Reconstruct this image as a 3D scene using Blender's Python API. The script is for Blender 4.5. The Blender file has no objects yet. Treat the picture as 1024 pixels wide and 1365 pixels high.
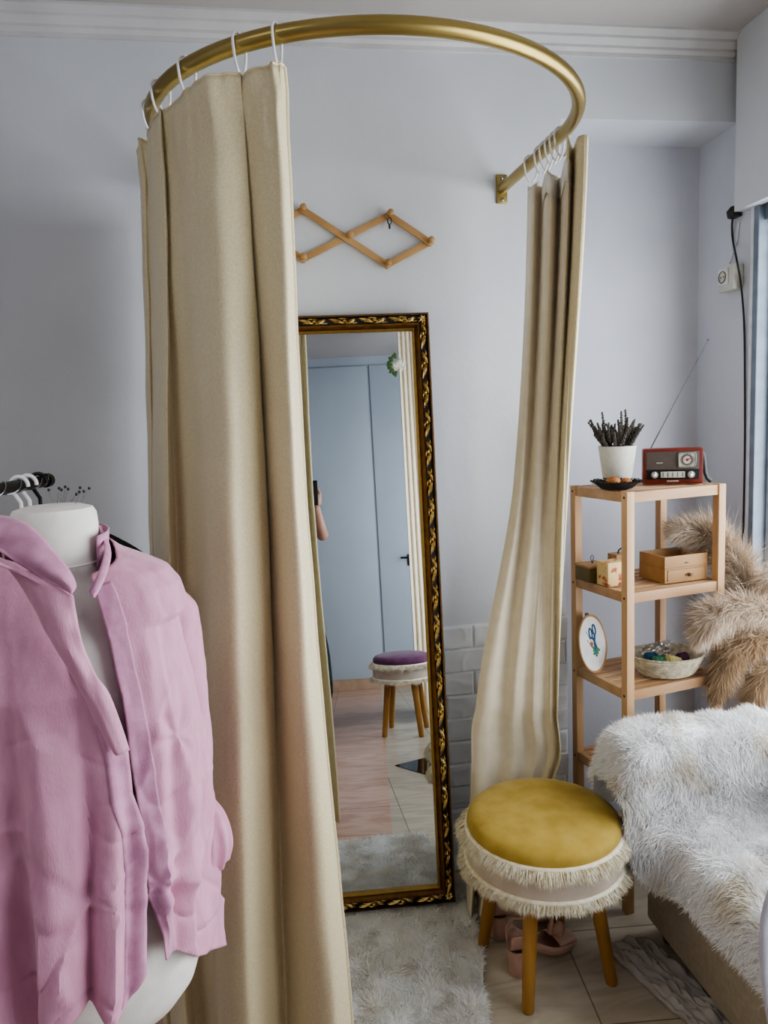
import bpy, bmesh, math, random
import numpy as np
from mathutils import Vector, Matrix, noise
random.seed(7); rng = np.random.default_rng(7)
PI = math.pi
C = bpy.context.scene.collection
# ------------------------------------------------------------------ camera model (used to read places off the photograph)
F = 988.0; PITCH, ROLL, YAW, CH = .125, .042, .155, 1.52
def cam_axes():
    cy, sy = math.cos(YAW), math.sin(YAW)
    fw = Vector((sy, cy, 0)); rt = Vector((cy, -sy, 0)); up = Vector((0, 0, 1))
    f2 = fw*math.cos(PITCH) - up*math.sin(PITCH); u2 = up*math.cos(PITCH) + fw*math.sin(PITCH)
    c, s = math.cos(ROLL), math.sin(ROLL)
    return rt*c - u2*s, u2*c + rt*s, f2
RT, UP, FW = cam_axes(); O = Vector((0, 0, CH))
def at(px, py, x=None, y=None, z=None):
    d = RT*((px-512)/F) - UP*((py-682.5)/F) + FW
    if x is not None: t = x/d.x
    elif y is not None: t = y/d.y
    else: t = (z-CH)/d.z
    return O + d*t
def xat(px, y, z):            # world x of column px at a known depth and height
    k = (px-512)/F
    # (d.RT) = k (d.FW), d = (x, y, z-CH)
    a = RT - FW*k
    return -(a.y*y + a.z*(z-CH))/a.x
cd = bpy.data.cameras.new('camera'); cam = bpy.data.objects.new('camera', cd); C.objects.link(cam)
M = Matrix((RT, UP, -FW)).transposed().to_4x4(); M.translation = O; cam.matrix_world = M
cd.sensor_fit = 'VERTICAL'; cd.sensor_height = 36; cd.lens = F*36/1365; cd.clip_start = .01
bpy.context.scene.camera = cam
# ------------------------------------------------------------------ materials
def lin(c):
    if isinstance(c, str): c = [int(c[i:i+2], 16) for i in (0, 2, 4)]
    return tuple(((v/255)/12.92 if v/255 <= .04045 else ((v/255+.055)/1.055)**2.4) for v in c)+(1,)
def mat(name, col, rough=.6, metal=0, col2=None, scale=20, bump=0, bscale=None, stretch=(1,1,1), detail=4, sheen=0, spec=.5, sss=0, ramp=(.35,.65), emit=None, trans=0, alpha=1):
    m = bpy.data.materials.new(name); m.use_nodes = True; nt = m.node_tree; N = nt.nodes; L = nt.links
    b = N['Principled BSDF']; b.inputs['Roughness'].default_value = rough; b.inputs['Metallic'].default_value = metal
    b.inputs['Base Color'].default_value = lin(col); b.inputs['Specular IOR Level'].default_value = spec
    if sheen: b.inputs['Sheen Weight'].default_value = sheen; b.inputs['Sheen Roughness'].default_value = .4
    if trans: b.inputs['Transmission Weight'].default_value = trans
    if alpha < 1: b.inputs['Alpha'].default_value = alpha
    if emit: b.inputs['Emission Color'].default_value = lin(col); b.inputs['Emission Strength'].default_value = emit
    tc = N.new('ShaderNodeTexCoord'); mp = N.new('ShaderNodeMapping'); mp.inputs['Scale'].default_value = stretch
    L.new(tc.outputs['Object'], mp.inputs['Vector'])
    nz = N.new('ShaderNodeTexNoise'); nz.inputs['Scale'].default_value = scale; nz.inputs['Detail'].default_value = detail
    L.new(mp.outputs['Vector'], nz.inputs['Vector'])
    if col2 is None:
        c = lin(col); col2 = [max(0, 255*( (1.055*(v*.82)**(1/2.4)-.055) if v*.82 > .0031308 else v*.82*12.92)) for v in c[:3]]
    rp = N.new('ShaderNodeValToRGB'); rp.color_ramp.elements[0].position = ramp[0]; rp.color_ramp.elements[1].position = ramp[1]
    rp.color_ramp.elements[0].color = lin(col2); rp.color_ramp.elements[1].color = lin(col)
    L.new(nz.outputs['Fac'], rp.inputs['Fac']); L.new(rp.outputs['Color'], b.inputs['Base Color'])
    if bump:
        n2 = N.new('ShaderNodeTexNoise'); n2.inputs['Scale'].default_value = bscale or scale; n2.inputs['Detail'].default_value = 6
        L.new(mp.outputs['Vector'], n2.inputs['Vector'])
        bp = N.new('ShaderNodeBump'); bp.inputs['Strength'].default_value = bump; bp.inputs['Distance'].default_value = .01
        L.new(n2.outputs['Fac'], bp.inputs['Height']); L.new(bp.outputs['Normal'], b.inputs['Normal'])
    return m
m_wall = mat('wall_paint', 'd0d3d8', .55, col2='c8cbd1', scale=3, bump=.08, bscale=40)
m_wall2 = mat('wall_paint_recess', 'ccced6', .55, col2='c3c5ce', scale=3, bump=.08, bscale=40)
m_ceil = mat('ceiling_paint', 'b9b5b3', .8, col2='b2aeac', scale=2)
m_corn = mat('cornice_paint', 'd0cfd0', .6, scale=4)
m_foam = mat('foam_brick', 'e2e5e8', .4, col2='dadee2', scale=12)
m_rear = mat('rear_panel', 'b6c1cb', .45, col2='b0bbc6', scale=2)
m_frame_w = mat('window_white', 'dfe2e8', .4)
m_alu = mat('window_grey', '7d8894', .4, .3)
m_skirt = mat('skirting_tile', 'c4a78d', .4, scale=15)
m_wood = mat('pine', 'c9a57c', .5, col2='b38c64', scale=14, stretch=(1,1,.12), bump=.05, bscale=60)
m_woodh = mat('pine_slats', 'c2a07a', .5, col2='ad8560', scale=14, stretch=(.12,1,1))
m_legw = mat('oak_leg', 'ad8040', .45, col2='996d31', scale=22, stretch=(1,1,.1))
m_rack = mat('beech', 'bb9666', .5, col2='a57f50', scale=30, stretch=(.2,1,.2))
m_brass = mat('rod_brass', 'aa9760', .32, .85, col2='9a8650', scale=6)
m_goldf = mat('frame_gold_brown', '7a5428', .35, .6, col2='5e3d18', scale=40)
m_goldl = mat('frame_gold_rib', 'a98848', .32, .8, scale=60)
m_carve = mat('frame_carved_gold', 'e6d09a', .26, .85, col2='a88a50', scale=50, ramp=(.3,.6))
m_dark = mat('frame_groove', '1d130a', .55)
m_curt = mat('curtain_satin', 'ded2b2', .46, 0, col2='d0c29b', scale=220, bump=.10, bscale=380, sheen=.25, ramp=(.3,.7))
m_curt2 = mat('curtain_lining', 'e4dac5', .36, 0, col2='ddd2bc', scale=30, bump=.04, bscale=200, sheen=.2)
m_tape = mat('header_tape', 'eceae6', .7)
m_ring = mat('ring_white', 'f0f0f0', .4)
m_yel = mat('mustard_velvet', 'b59b50', .85, col2='a58a3f', scale=16, sheen=.15, spec=.2, bump=.1, bscale=120)
m_pur = mat('plum_velvet', '6a3f5c', .85, col2='5a3350', scale=18, sheen=.2, spec=.2)
m_cream = mat('cream_fringe', 'f2ecdc', .85, col2='ded3b4', scale=60)
m_band = mat('stool_band', 'c9bcae', .6, col2='bdae9f', scale=20)
m_fur = mat('white_fur', 'ffffff', .75, col2='f0e9da', scale=6, ramp=(.30,.44), sheen=.3)
m_rug = mat('grey_shag', 'ffffff', .8, col2='eeeae4', scale=9, ramp=(.35,.6))
m_sofa = mat('sofa_beige', 'b5a996', .8, col2='a99d8a', scale=60, bump=.1, bscale=300)
m_pamp = mat('pampas', 'dccdbb', .85, col2='b9a38b', scale=14, ramp=(.3,.7))
m_pamp2 = mat('pampas_tan', 'c4aa8c', .85, col2='a58c6e', scale=14, ramp=(.3,.7))
m_stem = mat('dry_stem', '9a7f52', .7)
m_white = mat('dress_form', 'e6e3dd', .75, col2='dedad3', scale=40, bump=.04, bscale=300)
m_pink = mat('pink_linen', 'd29cb3', .75, col2='c48ba4', scale=60, bump=.15, bscale=500, stretch=(1,1,.25), sheen=.25, ramp=(.3,.7))
m_pinkd = mat('pink_linen_collar', 'c993b0', .75, col2='bc86a2', scale=60, bump=.12, bscale=500, sheen=.25)
m_black = mat('black_plastic', '101012', .4)
m_blackf = mat('black_wicker', '141210', .8, bump=.4, bscale=80)
m_steel = mat('steel', '9a9a9c', .25, .9)
m_red = mat('radio_wood', '7a2d1e', .35, col2='5e2015', scale=40, stretch=(.2,1,1))
m_grille = mat('radio_grille', '5c504a', .6, scale=200)
m_rdark = mat('radio_dark', '1b1c1e', .3)
m_dial = mat('radio_dial', 'c9c8bd', .4)
m_silver = mat('radio_silver', 'c8c4bb', .3, .7)
m_pot = mat('pot_white', 'd9d8cf', .6, col2='cfcdc2', scale=60, bump=.1, bscale=150)
m_lav = mat('lavender', '5a544e', .85, col2='474239', scale=80)
m_nut = mat('walnut_brown', 'b5763c', .5, col2='8f5526', scale=50, bump=.3, bscale=60)
m_bask = mat('basket', 'cfc6b2', .8, col2='a99e84', scale=60, bump=.4, bscale=120)
m_box = mat('box_wood', 'b08a5c', .55, col2='9c764a', scale=20, stretch=(.1,1,1))
m_boxd = mat('box_dark', '6a4e34', .6)
m_shoe = mat('pink_leather', 'c9a392', .35, col2='bb9585', scale=20)
m_greyc = mat('grey_cloth', 'bdb7b1', .9, col2='aaa49d', scale=8, bump=.3, bscale=40)
m_sock = mat('socket_ivory', 'cfcec2', .4)
m_leaf = mat('leaf', '4f6b3a', .5)
m_rose = mat('rose', 'efe9d4', .6)
m_skin = mat('skin', 'b8917c', .55, col2='b08a75', scale=12, spec=.3)
m_hair = mat('hair', '2b1d15', .6)
m_top = mat('dark_top', '3b3540', .8)
m_trou = mat('dark_trousers', '24363a', .85)
m_shell = mat('chair_shell', 'd2d5de', .35)
m_teal = mat('thread_blue', '2f5f86', .8); m_green = mat('thread_green', '4c8a6a', .8); m_ylw = mat('thread_yellow', 'd8cf8a', .8)
m_plum = mat('thread_plum', '5b3350', .8); m_redp = mat('red_plastic', 'a3211c', .35)
m_cloth = mat('white_canvas', 'eceae8', .8)
m_glass_black = mat('black_glass', '14110f', .08)
def m_mirror():
    m = bpy.data.materials.new('mirror_silver'); m.use_nodes = True; b = m.node_tree.nodes['Principled BSDF']
    b.inputs['Base Color'].default_value = (.80,.84,.87,1); b.inputs['Metallic'].default_value = 1; b.inputs['Roughness'].default_value = .0
    return m
m_mir = m_mirror()
def m_glassf(name='window_glass', tint=(1,1,1,1), fac=.08):
    m = bpy.data.materials.new(name); m.use_nodes = True; nt = m.node_tree; N = nt.nodes; L = nt.links
    N.remove(N['Principled BSDF']); out = N['Material Output']
    t = N.new('ShaderNodeBsdfTransparent'); t.inputs['Color'].default_value = tint
    g = N.new('ShaderNodeBsdfGlossy'); g.inputs['Roughness'].default_value = .02
    mx = N.new('ShaderNodeMixShader'); mx.inputs[0].default_value = fac
    L.new(t.outputs[0], mx.inputs[1]); L.new(g.outputs[0], mx.inputs[2]); L.new(mx.outputs[0], out.inputs['Surface'])
    return m
m_glass = m_glassf(); m_plas = m_glassf('clear_plastic', (.88,.88,.9,1), .15)
def m_tilef():
    # floor: pinkish marbled tiles to the left of x = .32, cream ones to the right
    m = bpy.data.materials.new('floor_tiles'); m.use_nodes = True; nt = m.node_tree; N = nt.nodes; L = nt.links
    b = N['Principled BSDF']; b.inputs['Roughness'].default_value = .28
    tc = N.new('ShaderNodeTexCoord')
    def tiles(rot, w, h, off, c1, c2, loc=(0,0,0)):
        mp = N.new('ShaderNodeMapping'); mp.inputs['Rotation'].default_value = (0,0,rot); mp.inputs['Location'].default_value = loc
        L.new(tc.outputs['Object'], mp.inputs['Vector'])
        br = N.new('ShaderNodeTexBrick'); br.offset = off; br.inputs['Scale'].default_value = 1
        br.inputs['Brick Width'].default_value = w; br.inputs['Row Height'].default_value = h
        br.inputs['Mortar Size'].default_value = .0022; br.inputs['Mortar'].default_value = lin('b0a698')
        br.inputs['Color1'].default_value = (1,1,1,1); br.inputs['Color2'].default_value = (.93,.93,.93,1)
        L.new(mp.outputs[0], br.inputs['Vector'])
        n = N.new('ShaderNodeTexNoise'); n.inputs['Scale'].default_value = 5; n.inputs['Detail'].default_value = 8; n.inputs['Distortion'].default_value = 2.2
        mp2 = N.new('ShaderNodeMapping'); mp2.inputs['Scale'].default_value = (.6,2.2,1); L.new(tc.outputs['Object'], mp2.inputs['Vector']); L.new(mp2.outputs[0], n.inputs['Vector'])
        r = N.new('ShaderNodeValToRGB'); r.color_ramp.elements[0].position = .36; r.color_ramp.elements[1].position = .58
        r.color_ramp.elements[0].color = lin(c2); r.color_ramp.elements[1].color = lin(c1); L.new(n.outputs['Fac'], r.inputs['Fac'])
        mx = N.new('ShaderNodeMixRGB'); mx.blend_type = 'MULTIPLY'; mx.inputs[0].default_value = 1
        L.new(r.outputs[0], mx.inputs[1]); L.new(br.outputs['Color'], mx.inputs[2]); return mx
    a = tiles(0, .6, .3, 0, 'ccab97', 'b8907b', (.02,.02,0)); c = tiles(.10, .34, .34, 0, 'c4baa8', 'b1a693', (.1,.06,0))
    sx = N.new('ShaderNodeSeparateXYZ'); L.new(tc.outputs['Object'], sx.inputs[0])
    gt = N.new('ShaderNodeMath'); gt.operation = 'GREATER_THAN'; gt.inputs[1].default_value = .32; L.new(sx.outputs['X'], gt.inputs[0])
    mx = N.new('ShaderNodeMixRGB'); L.new(gt.outputs[0], mx.inputs[0]); L.new(a.outputs[0], mx.inputs[1]); L.new(c.outputs[0], mx.inputs[2])
    L.new(mx.outputs[0], b.inputs['Base Color']); return m
m_floor = m_tilef()
# ------------------------------------------------------------------ mesh helpers
class MB:
    def __init__(s): s.v = []; s.f = []
    def add(s, vs, fs):
        o = len(s.v); s.v += [tuple(v) for v in vs]; s.f += [tuple(i+o for i in f) for f in fs]; return s
    def box(s, c, d, bev=0, rz=0, mtx=None):
        bm = bmesh.new(); bmesh.ops.create_cube(bm, size=1)
        for v in bm.verts: v.co = Vector((v.co.x*d[0], v.co.y*d[1], v.co.z*d[2]))
        if bev: bmesh.ops.bevel(bm, geom=bm.edges[:], offset=bev, segments=2, affect='EDGES', profile=.6)
        mt = Matrix.Translation(c) @ Matrix.Rotation(rz, 4, 'Z')
        if mtx is not None: mt = mt @ mtx
        bm.verts.index_update(); s.add([mt @ v.co for v in bm.verts], [[v.index for v in f.verts] for f in bm.faces]); bm.free(); return s
    def grid(s, P, cu=False, cv=False):      # P[i][j]
        n, m = len(P), len(P[0]); o = len(s.v)
        for r in P: s.v += [tuple(p) for p in r]
        for i in range(n if cu else n-1):
            for j in range(m if cv else m-1):
                s.f.append((o+i*m+j, o+i*m+(j+1)%m, o+((i+1)%n)*m+(j+1)%m, o+((i+1)%n)*m+j))
        return s
    def tube(s, pts, r, seg=10, cap=True, flat=1.0, closed=False):
        pts = [Vector(p) for p in pts]; n = len(pts); rs = r if hasattr(r, '__len__') else [r]*n
        rings = []; up = None
        for i, p in enumerate(pts):
            a = pts[(i-1) % n] if closed else pts[max(i-1, 0)]; b = pts[(i+1) % n] if closed else pts[min(i+1, n-1)]
            t = (b-a).normalized()
            if up is None: up = Vector((0,0,1)) if abs(t.z) < .9 else Vector((1,0,0))
            sd = t.cross(up).normalized(); up = sd.cross(t).normalized()
            rings.append([p + (sd*math.cos(k*2*PI/seg) + up*math.sin(k*2*PI/seg)*flat)*rs[i] for k in range(seg)])
        s.grid(rings, cu=closed, cv=True)
        if cap and not closed:
            o = len(s.v)-n*seg; s.f.append(tuple(range(o, o+seg))[::-1]); s.f.append(tuple(range(len(s.v)-seg, len(s.v))))
        return s
    def lathe(s, c, prof, seg=32, sx=1, sy=1):
        s.grid([[Vector(c)+Vector((r*math.cos(k*2*PI/seg)*sx, r*math.sin(k*2*PI/seg)*sy, z)) for k in range(seg)] for r, z in prof], cv=True)
        return s
    def ball(s, c, r, seg=16, rot=None):
        r = r if hasattr(r, '__len__') else (r, r, r); P = []
        for i in range(seg//2+1):
            a = PI*i/(seg//2); a = min(max(a, .02), PI-.02)
            P.append([Vector((r[0]*math.sin(a)*math.cos(k*2*PI/seg), r[1]*math.sin(a)*math.sin(k*2*PI/seg), r[2]*math.cos(a))) for k in range(seg)])
        if rot is not None: P = [[rot @ p for p in q] for q in P]
        return s.grid([[Vector(c)+p for p in q] for q in P], cv=True)
    def poly(s, pts, d):      # flat polygon extruded by vector d
        n = len(pts); d = Vector(d); pts = [Vector(p) for p in pts]
        return s.add(pts+[p+d for p in pts], [tuple(range(n))[::-1], tuple(range(n, 2*n))]+[(i, (i+1) % n, n+(i+1) % n, n+i) for i in range(n)])
    def build(s, name, m, parent=None, smooth=True, solid=0, sub=0, offset=0):
        me = bpy.data.meshes.new(name); me.from_pydata(s.v, [], s.f); me.update()
        bm = bmesh.new(); bm.from_mesh(me); bmesh.ops.recalc_face_normals(bm, faces=bm.faces); bm.to_mesh(me); bm.free()
        o = bpy.data.objects.new(name, me); C.objects.link(o); me.materials.append(m)
        if smooth:
            me.polygons.foreach_set('use_smooth', [True]*len(me.polygons))
            try: me.set_sharp_from_angle(angle=math.radians(40))
            except Exception: pass
        if solid: md = o.modifiers.new('s', 'SOLIDIFY'); md.thickness = solid; md.offset = offset
        if sub: md = o.modifiers.new('u', 'SUBSURF'); md.levels = sub; md.render_levels = sub
        if parent is not None:
            o.parent = parent; o.matrix_parent_inverse = par_inv(parent)
        return o
def par_inv(p):
    return mworld(p).inverted()
def mworld(p):
    m = Matrix.LocRotScale(p.location, p.rotation_euler, p.scale)
    return (mworld(p.parent) @ p.matrix_parent_inverse @ m) if p.parent else m
def tag(o, label, cat, group=None, kind=None):
    o['label'] = label; o['category'] = cat
    if group: o['group'] = group
    if kind: o['kind'] = kind
    return o
def thing(name, label, cat, loc=(0,0,0), group=None, rz=0):
    o = bpy.data.objects.new(name, None); C.objects.link(o); o.location = loc; o.rotation_euler = (0,0,rz); o.empty_display_size = .05
    return tag(o, label, cat, group)
def struct(o): o['kind'] = 'structure'; return o
def dup(o, parent=None):
    c = o.copy(); C.objects.link(c)
    if parent is not None: c.parent = parent
    for ch in [x for x in C.objects if x.parent == o]: dup(ch, c)
    return c
def cr(P, t):                # Catmull-Rom through tuples, t in [0, n-1]
    n = len(P); i = min(int(t), n-2); u = t-i
    p0, p1, p2, p3 = P[max(i-1,0)], P[i], P[i+1], P[min(i+2,n-1)]
    return [.5*((2*b)+(-a+c)*u+(2*a-5*b+4*c-d)*u*u+(-a+3*b-3*c+d)*u**3) for a, b, c, d in zip(p0, p1, p2, p3)]
def interp(x, T):            # piecewise-linear with smooth steps, T sorted by key
    if x <= T[0][0]: return T[0][1]
    for (a, va), (b, vb) in zip(T, T[1:]):
        if x <= b: u = (x-a)/(b-a); return va+(vb-va)*u
    return T[-1][1]
def nz(x, y, z, s=1): return noise.noise(Vector((x*s, y*s, z*s)))
def blades(P, Nn, D, L, w, curl=.5):
    """thin tapered hair strips: roots P, normals Nn, lay direction D, length L; returns verts, faces"""
    n = len(P); T = Nn + D; T /= np.linalg.norm(T, axis=1)[:, None]+1e-9
    sd = np.cross(T, rng.normal(size=(n,3))); sd /= np.linalg.norm(sd, axis=1)[:, None]+1e-9
    bend = D*curl + rng.normal(size=(n,3))*.22
    mid = P + T*(L*.5)[:, None]; tip = P + T*L[:, None] + bend*(L*.5)[:, None]
    w = w*np.ones(n); V = np.stack([P-sd*w[:,None], P+sd*w[:,None], mid-sd*(w*.75)[:,None], mid+sd*(w*.75)[:,None], tip], 1).reshape(-1,3)
    b = np.arange(n)*5
    Q = np.stack([b, b+1, b+3, b+2], 1); Tr = np.stack([b+2, b+3, b+4], 1)
    return V, Q, Tr
def furmesh(name, base, hair, m, parent=None):
    """one mesh: base MB plus a list of (V,Q,Tr) hair sets"""
    Vs = [np.array(base.v, float).reshape(-1,3)] if base else []; o = len(Vs[0]) if base else 0
    li = []; ls = []; 
    if base:
        for f in base.f: li.append(np.array(f)); ls.append(np.array([len(f)]))
    for V, Q, Tr in hair:
        Vs.append(V); li.append((Q+o).ravel()); ls.append(np.full(len(Q), 4)); li.append((Tr+o).ravel()); ls.append(np.full(len(Tr), 3)); o += len(V)
    V = np.concatenate(Vs); li = np.concatenate(li).astype(np.int32); ls = np.concatenate(ls).astype(np.int32)
    me = bpy.data.meshes.new(name); me.vertices.add(len(V)); me.vertices.foreach_set('co', V.astype(np.float32).ravel())
    me.loops.add(len(li)); me.loops.foreach_set('vertex_index', li)
    me.polygons.add(len(ls)); st = np.concatenate([[0], np.cumsum(ls)[:-1]]).astype(np.int32)
    me.polygons.foreach_set('loop_start', st); me.polygons.foreach_set('use_smooth', np.ones(len(ls), bool))
    me.update(calc_edges=True); me.validate(); me.materials.append(m)
    ob = bpy.data.objects.new(name, me); C.objects.link(ob)
    if parent is not None: ob.parent = parent; ob.matrix_parent_inverse = par_inv(parent)
    return ob
def sample_grid(G, n, flip=False):
    """random points and normals on a grid surface G (numpy n x m x 3)"""
    a, b = G.shape[:2]; A = np.linalg.norm(np.cross(G[1:,:-1]-G[:-1,:-1], G[:-1,1:]-G[:-1,:-1]), axis=2).ravel()
    idx = rng.choice(len(A), n, p=A/A.sum()); i = idx//(b-1); j = idx % (b-1); u = rng.random(n)[:,None]; v = rng.random(n)[:,None]
    p00, p10, p01, p11 = G[i,j], G[i+1,j], G[i,j+1], G[i+1,j+1]
    P = (p00*(1-u)+p10*u)*(1-v)+(p01*(1-u)+p11*u)*v
    N_ = np.cross(p10-p00, p01-p00); N_ /= np.linalg.norm(N_, axis=1)[:,None]+1e-9
    return P, (-N_ if flip else N_), i/(a-1), j/(b-1)
# ------------------------------------------------------------------ the room
WY = 2.28; RX = 0.955; NY = 2.5; SX = 1.555; CZ = 2.655; RY = -1.463; LX = -2.6
def slab(name, x0, x1, y0, y1, z0, z1, m):
    b = MB().box(((x0+x1)/2, (y0+y1)/2, (z0+z1)/2), (x1-x0, y1-y0, z1-z0)); return struct(b.build(name, m, smooth=False))
slab('floor', LX-.2, SX+.2, RY-.2, NY+.2, -.1, 0, m_floor)
slab('ceiling', LX-.2, SX+.2, RY-.2, NY+.2, CZ, CZ+.1, m_ceil)
slab('wall_back', LX-.1, RX, WY, NY, 0, CZ, m_wall)
slab('wall_recess', RX, SX, NY, NY+.1, 0, CZ, m_wall2)
slab('trim_1', RX, SX, WY, NY, 2.41, CZ, m_wall)          # beam over the recess
slab('wall_left', LX-.1, LX, RY-.1, WY, 0, CZ, m_wall)
# right wall around the window
WN, WF, WZ0, WZ1 = 2.185, -.9, .25, 2.13
w = MB(); 
w.box(((SX+.025), (WN+NY+.1)/2, CZ/2), (.05, NY+.1-WN, CZ)); w.box((SX+.06, (WF+WN)/2, WZ0/2), (.12, WN-WF, WZ0))
w.box((SX+.06, (WF+WN)/2, (WZ1+CZ)/2), (.12, WN-WF, CZ-WZ1)); w.box((SX+.06, (RY-.1+WF)/2, CZ/2), (.12, WF-RY+.1, CZ))
struct(w.build('wall_right', m_wall2, smooth=False))
# shutter box above the window
slab('trim_2', 1.515, SX, RY, 2.24, 2.125, CZ, m_wall)
# cornice on the back wall (stepped moulding)
prof = [(0,0),(.008,0),(.008,.012),(.018,.020),(.018,.028),(.034,.042),(.034,.050),(.058,.060),(.058,CZ-2.588)]
P = [[(x, WY-d, 2.588+h) for d, h in prof] for x in (LX, 1.53)]
struct(MB().grid(P).build('trim_3', m_corn, smooth=False))
# wardrobe / rear wall
slab('wall_rear', LX-.1, SX+.2, RY-.1, RY, 0, CZ, m_rear)
slab('baseboard_rear', LX, .66, RY, RY+.012, 0, .085, m_skirt)
def rear_panel(n, x0, x1):
    b = MB().box(((x0+x1)/2, RY+.008, 1.33), (x1-x0-.008, .016, 2.49), .003); o = struct(b.build('door_%d' % n, m_rear)); return o
d1 = rear_panel(1, -.62, .35); d2 = rear_panel(2, .36, .66)
MB().tube([(.60, RY+.03, 1.02), (.60, RY+.055, 1.02), (.60, RY+.055, 1.02-.001), (.53, RY+.055, 1.02)], .008, 8).box((.60, RY+.02, 1.0), (.03, .012, .09), .003).build('door_handle', m_black, d2)
slab('trim_4', .665, .74, RY, RY+.06, 0, 2.5, m_frame_w)
# 3-D foam brick panels on the lower wall
def bricks():
    x0, x1, z1 = .30, RX, .845; rh = .0785; bw = .21; nx, nzv = 190, 230
    P = []
    for j in range(nzv+1):
        z = z1*j/nzv; row = []
        for i in range(nx+1):
            x = x0+(x1-x0)*i/nx; r = int((z1-z)/rh); fz = (z1-z)/rh-r; xx = x/bw+(.5 if r % 2 else 0)+.13*nz(r*3.1, 1, 0); fx = xx-math.floor(xx)
            ez = min(fz, 1-fz)*rh; ex = min(fx, 1-fx)*bw; e = min(ez, ex); h = min(1, e/.006)
            h = h*h*(3-2*h)
            rel = nz(x*14+r*7.3, z*22, math.floor(xx)*3.7, 1)
            ridge = max(0, .5-abs(nz(x*9, z*13+r*2, math.floor(xx)*5.1)*3))*.5
            y = WY-.004-h*(.007+.0045*rel+.007*ridge)
            if j in (0, nzv) or i in (0, nx): y = WY
            row.append((x, y, z))
        P.append(row)
    struct(MB().grid(P).build('trim_5', m_foam))
bricks()
# window
win = struct(MB().box((SX-.002, WN+.008, (WZ0+WZ1)/2), (.016, .016, WZ1-WZ0), .003).build('window_1', m_frame_w))
fr = MB()
for y0, y1, dx in ((WN-.024, WN, -.01),):
    fr.box((SX+.02+dx/2, (y0+y1)/2, (WZ0+WZ1)/2), (.05, y1-y0, WZ1-WZ0), .003)
for z in (WZ0+.025, WZ1-.025): fr.box((SX+.035, (WN+WF)/2, z), (.05, WN-WF, .05), .003)
fr.box((SX+.035, .6, (WZ0+WZ1)/2), (.05, .07, WZ1-WZ0), .003); fr.box((SX+.035, WF+.03, (WZ0+WZ1)/2), (.05, .06, WZ1-WZ0), .003)
fr.build('window_frame', m_alu, win, smooth=False)
MB().box((SX+.045, WN-.034, (WZ0+WZ1)/2), (.02, .018, WZ1-WZ0-.1), .002)\
    .build('sash', mat('sash_blue','c3d0e2',.4), win)
MB().box((SX+.05, (WF+WN)/2, (WZ0+WZ1)/2), (.004, WN-WF-.06, WZ1-WZ0-.06)).build('pane', m_glass, win, smooth=False)
# ------------------------------------------------------------------ curtain rod
RZ = 2.2; rc = (.283, 1.835); rr = .490; 
left_x, right_x = rc[0]-rr-.015, rc[0]+rr
pts = [(right_x-.012, WY-.005, RZ)]+[(right_x-.012+.012*t, WY-(WY-rc[1])*t, RZ) for t in (.3,.6,.85)]
for k in range(0, 41):
    a = PI*k/40; pts.append((rc[0]+rr*math.cos(a), rc[1]-rr*.965*math.sin(a), RZ))
pts += [(left_x+.014, WY-(WY-rc[1])*t, RZ) for t in (.85,.6,.3)]+[(left_x+.01, WY-.005, RZ)]
rod = thing('curtain_rod', 'curved brass U-shaped curtain rod fixed high on the back wall', 'curtain rod', (right_x, WY, RZ))
MB().tube(pts, .0155, 20).build('tube', m_brass, rod)
for xx in (right_x-.012, left_x+.01):
    bk = MB().box((xx, WY-.004, RZ), (.034, .008, .085), .003).build('wall_bracket', m_brass, rod)
    MB().lathe((0,0,0), [(.02,0),(.02,.012),(.016,.02)], 20)
    for dz in (-.032, .032): MB().ball((xx, WY-.009, RZ+dz), (.006,.003,.006), 10).build('screw', m_steel, bk)
def rodp(px):     # point of the rod near a column of the photograph
    best = min(range(len(pts)), key=lambda i: 0)
    return None
def ring(p, tdir, label, group, drop=.05):
    """white C-hook hanging on the rod at p, plane across the rod"""
    t = Vector(tdir).normalized(); sd = Vector((t.y, -t.x, 0)); Q = []
    for k in range(26):
        a = -PI*.5 + 2*PI*k/25*.93+.2
        r = .0195; Q.append(Vector(p)+sd*(r*math.cos(a))+Vector((0,0, r*math.sin(a) if math.sin(a) > 0 else r*math.sin(a)*(1+drop/.03))))
    o = MB().tube(Q, .0026, 8).build('curtain_ring', m_ring); return tag(o, label, 'curtain ring', group)
def arc_at(y=None, side=-1, a=None):
    p = Vector((rc[0]+rr*math.cos(a), rc[1]-rr*.965*math.sin(a), RZ)); return p, Vector((-math.sin(a), -.965*math.cos(a), 0))
def ang_for_px(px, lo, hi):
    best = None
    for k in range(400):
        a = lo+(hi-lo)*k/399; p, _ = arc_at(a=a); d = p-O
        q = 512+F*(d.dot(RT)/d.dot(FW))
        if best is None or abs(q-px) < best[0]: best = (abs(q-px), a)
    return best[1]
lr = [(369, 'white curtain ring at the free right edge of the left curtain'), (319, 'white curtain ring second from the free edge of the left curtain'),
      (249, 'white curtain ring above the widest fold of the left curtain'), (214, 'white curtain ring fourth from the free edge of the left curtain'), (190, 'white curtain ring at the far left bend of the rod')]
ring_ang = []
for px, lb in lr:
    a = ang_for_px(px, PI*.55, PI*.97) if px > 195 else PI*.93
    ring_ang.append(a); p, t = arc_at(a=a); ring(p, t, lb, 'rings of the left curtain')
for k, (yy, dx) in enumerate(((2.04,0),(1.97,0),(1.935,0),(1.90,0),(1.87,0),(1.84,.0))):
    lb = ['white curtain ring nearest the wall bracket on the right curtain', 'white curtain ring second from the wall bracket on the right curtain'] 
    p = Vector((right_x-.012*(yy-1.83)/.45, yy, RZ))
    ring(p, (0,1,0), lb[k] if k < 2 else 'white curtain ring in the tight cluster atop the right curtain', 'rings of the right curtain')
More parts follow.
